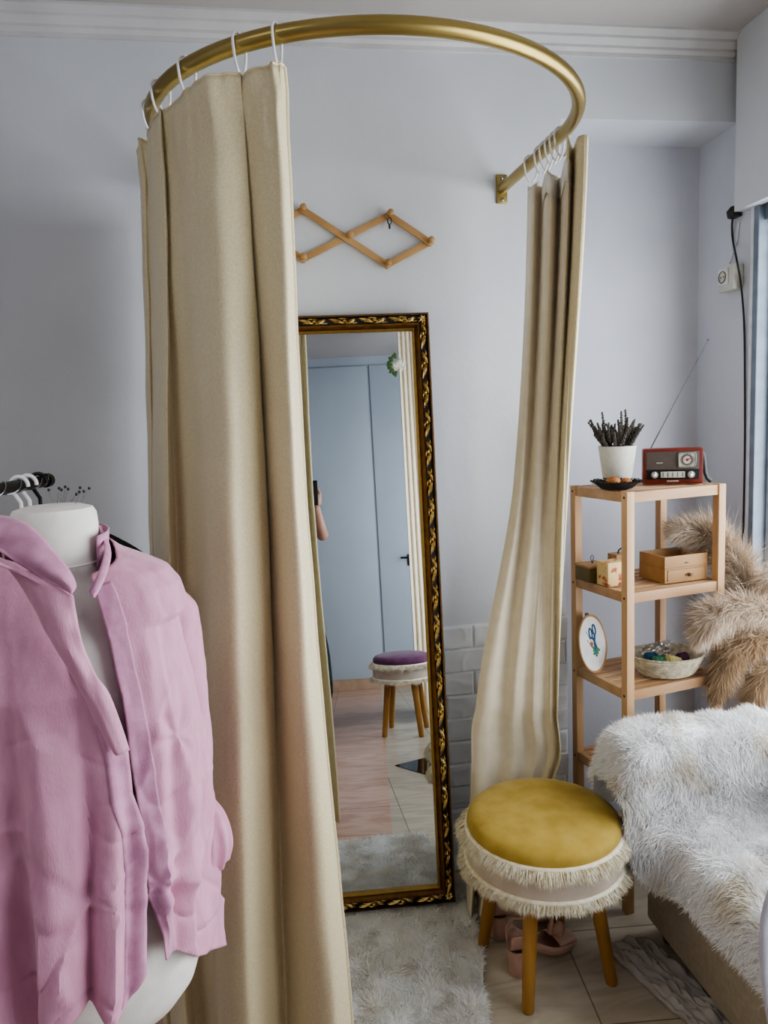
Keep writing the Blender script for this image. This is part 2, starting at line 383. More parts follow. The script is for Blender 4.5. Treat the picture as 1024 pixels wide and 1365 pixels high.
# ------------------------------------------------------------------ curtains
def curtain_grid(ctrl, levels, nu, nv, fine=.004, seed=0, top=None, hold=None):
    """ctrl: list of (px per level..., y per level...). levels: z values descending"""
    K = len(levels); n = len(ctrl)
    W = [[Vector((xat(c[0][k], c[1][k] if hasattr(c[1], '__len__') else c[1], levels[k]), c[1][k] if hasattr(c[1], '__len__') else c[1], levels[k])) for k in range(K)] for c in ctrl]
    P = []
    for j in range(nv+1):
        v = j/nv; row = []
        z = levels[0]+(levels[-1]-levels[0])*v
        # level parameter
        for q in range(K-1):
            if z >= levels[q+1]-1e-9: break
        t = q+(levels[q]-z)/(levels[q]-levels[q+1])
        cps = [cr([tuple(w_[k]) for k in range(K)], min(t, K-1)) for w_ in W]
        for i in range(nu+1):
            p = cr(cps, (n-1)*i/nu); u = i/nu
            f = fine*(nz(u*22+seed, z*1.3, seed, 1)+.6*nz(u*9, z*7+seed, 3.3, 1))
            dz = 0
            if v < .10 and top and fine > .005: f += .012*(1-v/.10)*nz(u*34+seed, v*22, 2.2)
            if v < .12: dz = (top(u) if top else 0)*(1-v/.12)
            row.append((p[0]+f*.5, p[1]+f, z+dz))
        P.append(row)
    return P
LCT = [((380,412,474), 1.31), ((368,397,450), 1.265), ((350,380,414), 1.30), ((318,360,386), 1.385), ((322,352,366), 1.34), ((288,312,335), 1.275), ((256,280,300), 1.33), ((238,262,290), 1.43), ((216,234,262), 1.475),
       ((214,224,252), 1.43), ((204,212,236), 1.50), ((196,206,226), 1.62), ((188,203,218), 1.63), ((186,200,214), 1.72), ((196,205,220), 1.84), ((188,198,214), 1.93), ((204,212,226), 2.04), ((198,206,220), 2.15)]
ring_u = []
def top_l(u):
    us = [0.02, .235, .37, .53, .70]; d = min(abs(u-a) for a in us)
    if u < .72: return .013-.10*min(d, .07)*(.6+.4*math.sin(u*40))
    return .015-.05*min(1,(u-.72)/.1)
def top_l_old(u):  # sag between rings
    us = [0.02, .2, .38, .56, .7, .85, 1.0]; d = min(abs(u-a) for a in us); return .012-.20*min(d, .09)*1.3
lc = thing('curtain', 'long beige satin curtain hanging from the brass rod behind the pink shirt', 'curtain', (-.05, 1.4, 0))
LY = [y+.05 for p, y in LCT]; LT = [sum(LY[max(0,i-2):i+3])/len(LY[max(0,i-2):i+3]) for i in range(len(LY))]
def rod_y(px): return arc_at(a=ang_for_px(px, PI*.52, PI*.97))[0].y-.02
LCT = [(p, (.40*y+.60*rod_y(p[0]) if k < 13 else y, y, y)) for k, ((p, _), y, t) in enumerate(zip(LCT, LY, LT))]
G = curtain_grid(LCT, (2.118, 1.3, .2), 300, 160, .007, 1.7, top_l)
# extend down to the floor
last = G[-1]; prev = G[-8]; ext = []
for k in range(1, 13):
    ext.append([(p[0]+(p[0]-q[0])*k*.19*.5, p[1], .2-.19*k/12) for p, q in zip(last, prev)])
G += ext
MB().grid(G).build('panel', m_curt, lc, solid=.003)
E0 = [Vector(r[0]) for r in G]; MB().tube(E0[::3], .0042, 8).build('hem', m_curt, lc)
T0 = [Vector(p)+Vector((0,0,.001)) for p in G[0]]; MB().tube(T0[::2], .003, 6).build('top_hem', m_curt, lc)
RCT = [((704,684,634,622), (2.03,2.08,2.10,2.08)), ((712,694,642,628), (1.97,2.02,2.03,2.0)), ((722,704,652,634), (2.0,2.08,2.13,2.1)), ((728,712,672,640), (1.91,1.96,2.0,2.0)), ((738,722,696,644), (1.89,1.95,2.0,2.02)),
       ((746,728,710,648), (1.94,2.0,2.05,2.05)), ((752,735,722,652), (1.85,1.93,2.0,2.06)), ((758,741,733,656), (1.78,1.88,1.98,2.08)), ((764,744,737,660), (1.84,1.9,2.02,2.1)), ((772,751,741,664), (1.74,1.84,1.98,2.1)), ((784,757,741,668), (1.72,1.86,2.02,2.12)), ((776,752,735,668), (1.80,1.93,2.08,2.14))]
RLO = [634,650,668,685,700,712,724,734,741,743,743,738]; RLY = [2.12,2.10,2.115,2.085,2.09,2.07,2.075,2.06,2.07,2.045,2.06,2.10]
RL4 = [628,644,664,682,698,712,724,732,738,741,741,736]
RCT = [((p[0], p[1], q, RL4[k], p[3]), (y[0], .35*y[1]+.65*(2.04-.01*k), qy, qy+.01, y[3])) for k, ((p, y), q, qy) in enumerate(zip(RCT, RLO, RLY))]
rc_ = thing('curtain', 'gathered cream curtain bunched on the brass rod behind the mustard stool', 'curtain', (.65, 1.95, 0))
G2 = curtain_grid(RCT[:9], (2.13, 1.3, .62, .42, .02), 130, 170, .0016, 4.2, lambda u: .006-.016*abs(math.sin(u*PI*5)))
MB().grid(G2).build('lining', m_curt2, rc_, solid=.002)
G3 = curtain_grid(RCT[7:], (2.145, 1.3, .62, .42, .02), 50, 170, .003, 9.2, lambda u: .03*(1-u))
MB().grid(G3).build('outer_panel', m_curt, rc_, solid=.003)
MB().tube([Vector(r[0])+Vector((-.001,-.001,0)) for r in G3[::3]], .0035, 8).build('hem', m_curt, rc_)
tp = [[Vector(p)+Vector((-.006,-.008, dz)) for p in G2[2][38:122]] for dz in (.018, .0, -.03)]
MB().grid(tp).build('header_tape', m_tape, rc_, solid=.001)
# ------------------------------------------------------------------ accordion peg rack
pr = thing('peg_rack', 'wooden accordion peg rack of crossed slats on the back wall above the mirror', 'coat rack', at(466,316,y=WY))
def wp(px, py, d=.012): p = at(px, py, y=WY-d); return p
J = {'a':(404,280),'b':(466,316),'c':(519,287),'d':(573,323),'e':(516,353),'f':(404,345),'g':(350,309),'h':(290,278),'i':(290,338)}
def slat(p, q, d):
    p, q = wp(*p, d), wp(*q, d); t = (q-p).normalized(); L = (q-p).length+.02; ang = math.atan2(t.z, t.x)
    MB().box((p+q)/2, (L, .006, .020), .002, mtx=Matrix.Rotation(-ang, 4, 'Y')).build('slat', m_rack, pr)
for p, q in (('a','e'),('c','d'),('h','b2'),('g','f2')):
    if q == 'e': slat(J['a'], J['e'], .018)
    elif q == 'd': slat(J['c'], J['d'], .018)
slat(J['f'], J['c'], .010); slat(J['e'], J['d'], .010); slat(J['a'], J['i'], .010); slat(J['h'], J['f'], .018)
for k in 'abcdefhi' + 'g':
    p = wp(*J[k], .02); b = MB()
    b.tube([p+Vector((0,.016,0)), p+Vector((0,-.022,.002))], .0065, 12)
    b.ball(p+Vector((0,-.026,.002)), (.010,.007,.010), 14); b.build('peg', m_rack, pr)
hk = MB(); p = wp(519,293,.03)
hk.tube([p+Vector((.006*math.cos(a), -.004, -.004+.010*math.sin(a))) for a in [k*PI/8 for k in range(17)]], .0016, 6)
hk.tube([p+Vector((0,0,-.014)), p+Vector((.0,0,-.026))], .003, 6); tag(hk.build('hair_tie', m_black), 'small black hair tie looped on the top right peg of the wooden rack', 'hair tie')
# ------------------------------------------------------------------ mirror
BR = at(606, 1197, z=.022); TRp = at(583, 418, y=WY-.03)
ps = .067; uu = Vector((math.cos(ps), -math.sin(ps), 0)); vv = (TRp-BR); vv = (vv-uu*vv.dot(uu)); MH = vv.length; vv.normalize(); nn = vv.cross(uu)*-1
nn = uu.cross(vv)          # faces the room (towards -y)?
if nn.y > 0: nn = -nn
MW = .60; MO = BR - uu*MW
mir = thing('mirror', 'tall leaning mirror in an ornate gold carved frame on the shag rug', 'mirror', BR-uu*MW/2)
def ml(a, h, d=0): return MO+uu*a+vv*h+nn*d
fw_ = .052
def frame_loop(prof, m, name, parent):
    P = []
    for ins, d in prof:
        P.append([ml(ins, ins, d), ml(MW-ins, ins, d), ml(MW-ins, MH-ins, d), ml(ins, MH-ins, d)])
    return MB().grid(P, cv=True).build(name, m, parent, smooth=False)
fr = frame_loop([(0,-.0),(0,.022),(.003,.027),(.006,.027)], m_goldf, 'frame', mir)
frame_loop([(.0055,.024),(.009,.016),(.028,.016),(.031,.022)], m_dark, 'groove', fr)
frame_loop([(.030,.020),(.0315,.027),(.036,.026),(.044,.016),(.046,.016)], m_goldf, 'slope', fr)
frame_loop([(.045,.012),(.0455,.019),(.049,.019),(.052,.010),(.052,.003)], m_goldl, 'inner_rib', fr)
MB().grid([[ml(.045,.045,.006), ml(MW-.045,.045,.006)], [ml(.045,MH-.045,.006), ml(MW-.045,MH-.045,.006)]]).build('glass', m_mir, mir, smooth=False)
MB().add([ml(0.002,0.002,0), ml(MW-.002,.002,0), ml(MW-.002,MH-.002,0), ml(.002,MH-.002,0)], [(0,1,2,3)]).build('backing', m_dark, mir, smooth=False)
def leafm(b, base, d1, d2, L, wd, h, bend):
    """pointed acanthus blade: runs along d1, curls to d2"""
    rows = []
    for i in range(7):
        t = i/6; c = base+d1*(L*t)+d2*(bend*t*t); w_ = wd*math.sin(PI*min(1, .18+.82*t))**.8*(1-.25*t)+.0004
        hh = h*math.sin(PI*(.15+.8*t)); sdv = (d2-d1*(bend*2*t/max(L, 1e-5))).normalized()
        w_ *= 1.35
        rows.append([c+sdv*w_*math.cos(a)+nn*(hh*max(0, math.sin(a))) for a in [PI*k/6 for k in range(7)]])
    b.grid(rows)
cv = MB()
def carve(p0, d1, d2, L):
    n = round(L/.088); s = L/n
    for k in range(n):
        b0 = p0+d1*(s*k)
        for (o1, o2, ln, wd, bd, h) in ((0,-.007,.045,.0035,.012,.012),(.006,-.002,.040,.0032,.010,.014),(.014,.003,.034,.003,.007,.012),(.028,-.009,.030,.0028,.003,.009),
                                        (.045,.009,.036,.0036,-.013,.011),(.052,.004,.030,.003,-.012,.012),(.058,-.002,.022,.0024,-.007,.009),(.040,-.001,.016,.0042,.001,.013),(.070,.007,.018,.0028,-.003,.008)):
            leafm(cv, b0+d1*o1+d2*o2+nn*.014, d1, d2, ln, wd, h, bd)
c_ = .0185
carve(ml(MW-c_, .02), vv, uu, MH-.04); carve(ml(c_, .02), vv, -uu, MH-.04); carve(ml(.03, MH-c_), uu, -vv, MW-.06); carve(ml(.03, c_), uu, vv, MW-.06)
for a, h in ((c_,c_),(MW-c_,c_),(c_,MH-c_),(MW-c_,MH-c_)):
    for k in range(7):
        an = k*2*PI/7; d1 = uu*math.cos(an)+vv*math.sin(an); leafm(cv, ml(a,h,.014), d1, uu*-math.sin(an)+vv*math.cos(an), .018, .0032, .012, .004)
cv.build('carving', m_carve, fr)
bd = MB()
def beads(p, q):
    n = int((q-p).length/.0062)
    for k in range(n): bd.ball(p+(q-p)*((k+.5)/n), .0021, 6)
beads(ml(MW-.0475,.05,.019), ml(MW-.0475,MH-.05,.019)); beads(ml(.05,MH-.0475,.019), ml(MW-.05,MH-.0475,.019)); beads(ml(.05,.0475,.019), ml(MW-.05,.0475,.019))
bd.build('beading', m_goldl, fr)
# ------------------------------------------------------------------ rug
def shag(name, label, cat, quad, n, L, m, z=.006):
    q = [Vector(p) for p in quad]; a, b = 50, 40; G = np.zeros((a+1, b+1, 3))
    for i in range(a+1):
        for j in range(b+1):
            u, v = i/a, j/b; p = q[0]*(1-u)*(1-v)+q[1]*u*(1-v)+q[2]*u*v+q[3]*(1-u)*v
            e = .012*nz(p.x*9, p.y*9, 0); G[i,j] = (p.x+(e if i in (0,a) else 0), p.y+(e if j in (0,b) else 0), z+.003*nz(p.x*20, p.y*20, 3)+.003)
    base = MB().grid([[tuple(G[i,j]) for j in range(b+1)] for i in range(a+1)])
    P, Nn, _, _ = sample_grid(G, n); Nn = np.abs(Nn)*np.array([0,0,1.0])
    cell = np.array([[nz(p[0]*16, p[1]*16, 1), nz(p[0]*16, p[1]*16, 7), 0] for p in P])*1.7
    D = cell+rng.normal(size=(n,3))*.35; D[:,2] = 0
    H = blades(P, Nn*.6, D, L*(.6+.6*rng.random(n)), .0009, .3)
    H[0][:,2] = np.maximum(H[0][:,2], .004)
    return tag(furmesh(name, base, [H], m), label, cat)
shag('shag_rug', 'pale grey shag rug on the floor in front of the gold mirror', 'rug', [(-.35,1.60,0),(.445,1.53,0),(.565,2.13,0),(-.3,2.2,0)], 75000, .019, m_rug)
# ------------------------------------------------------------------ stools
def stool(loc, mv, label, rz=0, R=.19, H=.46, fr_n=9000):
    s = thing('stool', label, 'stool', loc, 'round fringed stools'); x, y, _ = loc
    # seat cushion
    prof = [(0.001,H),(R*.5,H-.001),(R*.8,H-.006),(R*.93,H-.013),(R*.985,H-.024),(R,H-.038),(R*.98,H-.052),(.02,H-.053)]
    MB().lathe((x,y,0), prof, 64).build('seat', mv, s)
    prof = [(R*.97,H-.05),(R*1.01,H-.062),(R*1.025,H-.09),(R*1.02,H-.13),(R*.99,H-.150),(R*.4,H-.152),(.001,H-.152)]
    MB().lathe((x,y,0), prof, 64).build('band', m_band, s)
    for zc, rr_, L, dn in ((H-.052, R*1.0, .031, .9), (H-.137, R*1.02, .026, .9)):
        n = fr_n; th = rng.random(n)*2*PI; er = np.stack([np.cos(th), np.sin(th), np.zeros(n)], 1)
        P = er*(rr_+.002*rng.random(n))[:,None]+np.array([x,y,zc])+np.stack([np.zeros(n)]*2+[.008*(rng.random(n)-.5)],1)
        wob = np.array([nz(math.cos(t)*9, math.sin(t)*9, zc*9) for t in th])
        D = np.stack([np.zeros(n), np.zeros(n), -np.full(n, dn)*.75], 1)+rng.normal(size=(n,3))*.12
        Hs = blades(P, er, D, L*(.8+.3*rng.random(n)+.35*wob), .0011, .55)
        base = MB().tube([(x+rr_*math.cos(a), y+rr_*math.sin(a), zc) for a in [k*2*PI/48 for k in range(48)]], .007, 8, closed=True)
        furmesh('fringe', base, [Hs], m_cream, s)
    for k in range(4):
        a = rz+k*PI/2; d = Vector((math.cos(a), math.sin(a), 0)); t = Vector((x,y,0))+d*R*.62+Vector((0,0,H-.151)); b = Vector((x,y,0))+d*R*.88+Vector((0,0,.0))
        MB().tube([b, b+(t-b)*.03, t], [.0145,.016,.021], 18).build('leg', m_legw, s)
    return s
SC = Vector((.680, 1.80, 0))
SR = at(705,1345,z=0)
ang = math.atan2(SR.y-SC.y, SR.x-SC.x)
stool(tuple(SC), m_yel, 'round mustard velvet stool with cream fringes and splayed wooden legs', ang, .205, .463)
stool((.45,-.06,0), m_pur, 'round plum velvet fringed stool seen in the tall mirror', 1.0, .178, .475, 5000)
# ------------------------------------------------------------------ shelf unit
SH = Vector((1.006, 1.954, 0)); SA = .195; e1 = Vector((math.cos(SA), math.sin(SA), 0)); e2 = Vector((-math.sin(SA), math.cos(SA), 0)); SW, SD = .332, .25
def sp(a, b, z): return SH+e1*a+e2*b+Vector((0,0,z))
sh = thing('shelf_unit', 'narrow pine shelf unit with slatted shelves in the wall recess', 'shelf', SH, rz=0)
TIER = [1.287, .995, .703, .415]
for a in (0, SW):
    for b in (0, SD):
        pb = MB().box(sp(a, b, 1.287/2), (.026, .026, 1.287), .002, SA); po = pb.build('post', m_wood, sh)
        for z in TIER:
            MB().tube([sp(a-.0131, b, z-.017)-e1*.0004, sp(a-.0131, b, z-.017)+e1*.002], .004, 8).build('bolt', m_black, po) if a == 0 else None
for z in TIER:
    t = MB(); t.box(sp(SW/2, 0, z-.017), (SW-.026, .018, .030), .002, SA); t.box(sp(SW/2, SD, z-.017), (SW-.026, .018, .030), .002, SA)
    t.box(sp(0, SD/2, z-.017), (.018, SD-.026, .030), .002, SA); t.box(sp(SW, SD/2, z-.017), (.018, SD-.026, .030), .002, SA)
    tr = t.build('shelf_frame', m_woodh, sh)
    s_ = MB(); n = 6
    for k in range(n):
        yb = .028+(SD-.056)*k/(n-1); s_.box(sp(SW/2, yb, z-.008), (SW-.018, .024, .010), .0015, SA)
    s_.build('slats', m_woodh, tr)
# radio
RT_ = .06
rp = Vector((xat(897, 2.072, 1.34), 2.072, 1.2875)); 
rd = thing('radio', 'small retro red wooden radio with round dial on the top shelf', 'radio', rp)
RA = -.44; r1 = Vector((math.cos(RA), math.sin(RA), 0)); r2 = Vector((-math.sin(RA), math.cos(RA), 0)); RW, RH, RD = .172, .108, .06
def rl(a, h, d=0): return rp+r1*a+Vector((0,0,h))+r2*d
MB().box(rl(0, RH/2, RD/2), (RW, RD, RH), .006, RA).build('case', m_red, rd)
gr = MB().box(rl(0, RH*.66, -.0008), (RW*.86, .004, RH*.50), .001, RA)
for k in range(14): gr.box(rl(-.008, RH*.43+RH*.5*k/14, -.003), (RW*.82, .001, .0016), 0, RA)
gr.build('grille', m_grille, rd)
MB().box(rl(0, RH*.27, -.001), (RW*.86, .004, RH*.27), .001, RA).build('tuner_panel', m_rdark, rd)
dl = MB().box(rl(RW*.235, RH*.675, -.004), (.052, .005, .046), .006, RA).build('dial', m_dial, rd)
MB().tube([rl(RW*.235+.024*math.copysign(abs(math.cos(a))**.4, math.cos(a)), RH*.675+.021*math.copysign(abs(math.sin(a))**.4, math.sin(a)), -.0075) for a in [k*2*PI/40 for k in range(40)]], .0014, 6, closed=True).build('dial_trim', m_silver, dl)
MB().tube([rl(RW*.235+.014*math.cos(a), RH*.675+.014*math.sin(a), -.0075) for a in [k*2*PI/30 for k in range(30)]], .0015, 6, closed=True).build('dial_ring', m_grille, dl)
t_ = MB()
for k in range(20):
    a = k*2*PI/20; t_.box(rl(RW*.235+.0185*math.cos(a), RH*.675+.0175*math.sin(a), -.0072), (.0012, .001, .004), 0, RA)
t_.build('dial_marks', m_rdark, dl)
MB().tube([rl(RW*.235, RH*.675, -.008), rl(RW*.235+.012, RH*.675+.006, -.008)], .0012, 6).ball(rl(RW*.235, RH*.675, -.008), .004, 10).build('pointer', m_redp, dl)
sc_ = MB().box(rl(0, RH*.27, -.0035), (RW*.40, .003, RH*.17), .001, RA).build('scale', m_dial, rd)
t_ = MB()
for k in range(5): t_.box(rl(-RW*.16+RW*.08*k, RH*.27, -.0055), (.0012, .001, RH*.13), 0, RA)
t_.build('scale_lines', m_rdark, sc_)
for a in (-RW*.30, RW*.30):
    kb = MB().tube([rl(a, RH*.27, -.002), rl(a, RH*.27, -.010)], .0105, 20).ball(rl(a, RH*.27, -.010), (.009,.003,.009), 14).build('knob', m_silver, rd)
    MB().box(rl(a, RH*.27+.004, -.0135), (.0014, .001, .006), 0, RA).build('knob_mark', m_rdark, kb)
MB().box(rl(0, .0095, -.001), (.034, .003, .005), .001, RA).build('badge', m_silver, rd)
MB().box(rl(-RW*.22, RH*.60, -.0038), (.018, .001, .003), 0, RA).build('maker_plate', m_silver, rd)
a0 = rl(-RW*.36, RH-.003, RD*.6); a1 = at(944, 453, y=2.17)
an = MB(); N_ = 6
for k in range(N_): an.tube([a0+(a1-a0)*(k/N_), a0+(a1-a0)*((k+1)/N_)], .0021-.0003*k, 8)
an.ball(a1, .003, 8); an.build('antenna', mat('antenna_metal','5d5d60',.4,.7), rd)
MB().tube([rl(RW*.5+.001, RH*.86, RD*.4), rl(RW*.5+.004, RH*.6, RD*.25), rl(RW*.5+.007, RH*.3, RD*.2), rl(RW*.5+.013, .016, RD*.25), rl(RW*.5+.024, .005, RD*.3)], .0035, 8, flat=2).build('strap', m_black, rd)
# pot and lavender
pp = Vector((xat(823, 2.125, 1.33), 2.125, 1.288))
pot = thing('plant_pot', 'off-white tapered pot of dried lavender on the top shelf', 'pot', pp)
MB().lathe(pp, [(.001,.001),(.038,.0),(.040,.003),(.056,.118),(.057,.121),(.053,.121),(.050,.10),(.001,.098)], 40).build('pot_body', m_pot, pot)
def sprig(base, tip, k):
    b = MB(); mid = (base+tip)/2+Vector((random.uniform(-.01,.01), random.uniform(-.006,.006), .004)); Q = [Vector(cr([tuple(base), tuple(mid), tuple(tip)], 2*i/8)) for i in range(9)]
    o = thing('lavender_sprig', 'dried grey-brown lavender sprig standing in the off-white pot', 'dried flower', base, 'lavender sprigs in the pot')
    b.tube(Q, .0009, 5); b.build('stem', m_lav, o); f = MB()
    for i in range(11):
        t = .38+.62*i/10; p = Vector(cr([tuple(base), tuple(mid), tuple(tip)], 2*t)); r = .0042*(1-.45*max(0,(t-.6)/.4))
        for q in range(3):
            a = q*2.1+i; f.ball(p+Vector((math.cos(a)*r*.7, math.sin(a)*r*.7, 0)), (r*.8, r*.8, r*1.2), 6)
    f.build('buds', m_lav, o)
for k in range(46):
    a = k*2.4; r = .044*math.sqrt((k+.5)/46); base = pp+Vector((r*.8*math.cos(a), r*.8*math.sin(a), .099))
    h = random.uniform(.035,.080)+(.028 if k % 5 == 0 else 0); sprd = 1.35
    tip = base+Vector((r*sprd*math.cos(a)+random.uniform(-.01,.01), r*sprd*math.sin(a)*.8, h+.022)); 
    sprig(base, tip, k)
# wicker dish with two brown onions / nuts
dp = Vector((xat(822, 2.03, 1.30), 2.03, 1.2885))
dish = thing('dish', 'shallow black woven dish on the top shelf in front of the pot', 'dish', dp)
b = MB().lathe(dp, [(.001,.003),(.035,.0),(.045,.002),(.066,.020),(.068,.022),(.063,.020),(.042,.006),(.001,.006)], 36)
b.build('bowl', m_blackf, dish)
f = MB()
for k in range(46):
    a = k*2*PI/46+random.uniform(-.05,.05); f.tube([dp+Vector((.058*math.cos(a), .058*math.sin(a), .016)), dp+Vector((.066*math.cos(a+.03), .066*math.sin(a+.03), .022+random.uniform(0,.004))), dp+Vector((.074*math.cos(a+.06), .074*math.sin(a+.06), .021+random.uniform(-.003,.005)))], .0018, 5)
f.build('rim', m_blackf, dish)
for i, (dx, dy, r, lb) in enumerate(((-.012,-.004,(.022,.019,.015),'larger brown walnut-like nut in the black woven dish'), (.027,-.006,(.017,.015,.012),'smaller brown nut right of the larger one in the black dish'))):
    c = dp+Vector((dx, dy, .007+r[2])); b = MB(); P = []
    for p in range(13):
        th = min(max(PI*p/12,.03),PI-.03); row = []
        for q in range(24):
            ph = q*2*PI/24; k = 1+.05*nz(math.cos(ph)*2+i*5, math.sin(ph)*2, th*2); row.append(c+Vector((r[0]*k*math.sin(th)*math.cos(ph), r[1]*k*math.sin(th)*math.sin(ph), r[2]*k*math.cos(th))))
        P.append(row)
    tag(b.grid(P, cv=True).build('nut', m_nut), lb, 'nut', 'nuts in the black dish')
# second tier boxes
def rotm(c, a): return c
Z2 = TIER[1]
def bx(a, b, w_, d_, h, z0, rot=SA): return sp(a, b, z0+h/2), (w_, d_, h)
# drawer box (two stacked units)
db = thing('drawer_box', 'small wooden box with open tray top and one drawer on the second shelf', 'box', sp(.20,.10,Z2))
DA = .16; d1 = Vector((math.cos(DA), math.sin(DA), 0)); d2_ = Vector((-math.sin(DA), math.cos(DA), 0)); DO = sp(.236, .085, Z2+.0005)
def dlp(a, b, h): return DO+d1*a+d2_*b+Vector((0,0,h))
W_, D_ = .156, .12
b = MB()
b.box(dlp(0,0,.003), (W_,D_,.006), .001, DA); b.box(dlp(0,0,.042), (W_,D_,.005), .001, DA)
b.box(dlp(-W_/2+.004,0,.0225), (.008,D_,.036), .001, DA); b.box(dlp(W_/2-.004,0,.0225), (.008,D_,.036), .001, DA); b.box(dlp(0,D_/2-.004,.0225), (W_-.018,.008,.036), .001, DA)
b.build('carcass', m_box, db)
dr = MB().box(dlp(0,-D_/2+.003,.0225), (W_-.02,.008,.033), .001, DA).build('drawer', m_box, db)
MB().ball(dlp(.008,-D_/2-.006,.021), (.006,.006,.006), 12).tube([dlp(-.004,-D_/2-.0015,.021), dlp(.020,-D_/2-.0015,.021)], .003, 8).build('knob', m_boxd, dr)
b = MB()
for aa, bb, w2, d2 in ((0,-D_/2+.004,W_,.007),(0,D_/2-.004,W_,.007),(-W_/2+.0035,0,.007,D_-.014),(W_/2-.0035,0,.007,D_-.014)): b.box(dlp(aa,bb,.063), (w2,d2,.036), .001, DA)
tr = b.build('tray', m_box, db)
MB().box(dlp(0,-D_/2-.0005,.058), (.012,.002,.003), .0005, DA).build('latch', m_black, tr)
# small boxes behind / beside
def smallbox(name, label, c, w_, d_, h, m, lid=None, rz=SA):
    o = thing(name, label, 'box', c); MB().box(c+Vector((0,0,h/2)), (w_, d_, h), .002, rz).build('box_body', m, o)
    if lid: MB().box(c+Vector((0,0,h+.004)), (w_+.004, d_+.004, .008), .002, rz).build('lid', lid, o)
    return o
smallbox('small_box', 'small plain wooden box behind the open tray box on the second shelf', sp(.105,.18,Z2+.0005), .045,.045,.075, m_box)
c = sp(.10,.175,Z2+.0766); tag(MB().tube([c, c+Vector((.004,0,.010)), c+Vector((.014,0,.017)), c+Vector((.026,0,.015)), c+Vector((.032,0,.008))], .0022, 6).build('black_hook', m_black), 'thin curled black hook lying on the plain wooden box', 'hook')
m_flor = mat('floral_paper', 'd9bd84', .6, col2='a8482f', scale=38, ramp=(.36,.44), detail=2)
smallbox('floral_box', 'small box covered in red and cream floral paper on the second shelf', sp(.022,.105,Z2+.0005), .064,.055,.072, m_flor)
ol = thing('olive_box', 'low olive-brown tin with a wire loop, left of the floral box', 'box', sp(.008,.165,Z2))
c = sp(.012,.185,Z2+.0005)
MB().box(c+Vector((0,0,.022)), (.075,.075,.044), .004, SA).build('tin_body', mat('olive_tin','6d5f37',.5), ol)
MB().box(c+Vector((0,0,.048)), (.079,.079,.008), .003, SA).build('lid', m_box, ol)
cc = c+Vector((.0,0,.052)); MB().tube([cc, cc+Vector((-.003,0,.010)), cc+Vector((-.005,0,.020)), cc+Vector((0,0,.027)), cc+Vector((.005,0,.020)), cc+Vector((.003,0,.010)), cc+Vector((.001,0,0))], .0011, 6).build('wire_loop', m_black, ol)
# third tier: hoop and basket
Z3 = TIER[2]
hc = Vector((xat(790, 2.13, .80), 2.13, Z3+.090)); 
ho = thing('embroidery_hoop', 'round embroidery hoop with blue scissors stitched on white cloth, third shelf', 'embroidery hoop', hc-Vector((0,0,.088)))
# hoop plane: normal faces the camera-right, tilted back
hn = Vector((.62,-.74,.20)).normalized(); hu = Vector((0,0,1)).cross(hn).normalized(); hv = hn.cross(hu).normalized(); HR = .087
def hl(a, b, d=0): return hc+hu*a+hv*b+hn*d
MB().add([hl((HR-.002)*math.cos(k*2*PI/48), (HR-.002)*math.sin(k*2*PI/48), .001) for k in range(48)], [tuple(range(48))]).build('canvas', m_cloth, ho, smooth=False, solid=.001)
hoop = MB().tube([hl(HR*math.cos(k*2*PI/64), HR*math.sin(k*2*PI/64)) for k in range(64)], .0036, 8, closed=True, flat=1.5).build('ring', m_rack, ho)
MB().box(hl(0, HR+.006), (.010,.006,.010), .001).tube([hl(-.010,HR+.007), hl(.010,HR+.007)], .0018, 8).build('clamp_screw', m_boxd, hoop)
em = MB()
for s in (-1, 1):
    em.tube([hl(.008+s*.013+.009*math.cos(a), .036+.016*math.sin(a)+(.003*s), .0025) for a in [k*2*PI/20 for k in range(20)]], .0028, 6, closed=True)
    em.tube([hl(.008+s*.010,.022,.0025), hl(.010,.004,.0025), hl(.010-s*.006,-.022,.0025)], .0035, 6)
em.build('scissors_motif', m_teal, ho)
em = MB()
for k in range(16):
    a = k*2.4; r = .0035+.0012*k; em.ball(hl(.008+r*math.cos(a), -.025+r*.7*math.sin(a), .002), (.006,.003,.004), 8)
em.build('leaf_motif', m_green, ho)
em = MB(); em.box(hl(-.013,.0,.0025), (.012,.003,.016), .002); em.build('spool_motif', m_nut, ho)
em = MB(); em.tube([hl(-.034,.020,.002), hl(-.010,-.012,.002)], .0009, 5).tube([hl(-.030,.045,.002), hl(-.006,.002,.002)], .0009, 5); em.build('needle_motif', m_rdark, ho)
bc = Vector((xat(889, 2.055, .74), 2.055, Z3+.0008))
bk = thing('basket', 'shallow oval woven straw basket on the third shelf', 'basket', bc)
b = MB(); prof = [(.001,.001),(.070,.0)]
for k in range(9):
    z = .004+k*.0062; r = .074+.026*(k/8)**.8; prof += [(r+.0022, z), (r, z+.0031)]
prof += [(.105,.062),(.106,.066),(.101,.066),(.094,.05),(.072,.006),(.001,.005)]
b.lathe(bc, prof, 56, 1.12, .86); b.build('bowl', m_bask, bk)
rm = MB()
for k in range(110):
    a = k*2*PI/110; c = bc+Vector((.1155*math.cos(a), .0885*math.sin(a), .064)); rm.ball(c, (.0042,.0036,.0034), 6)
rm.build('braided_rim', m_bask, bk)
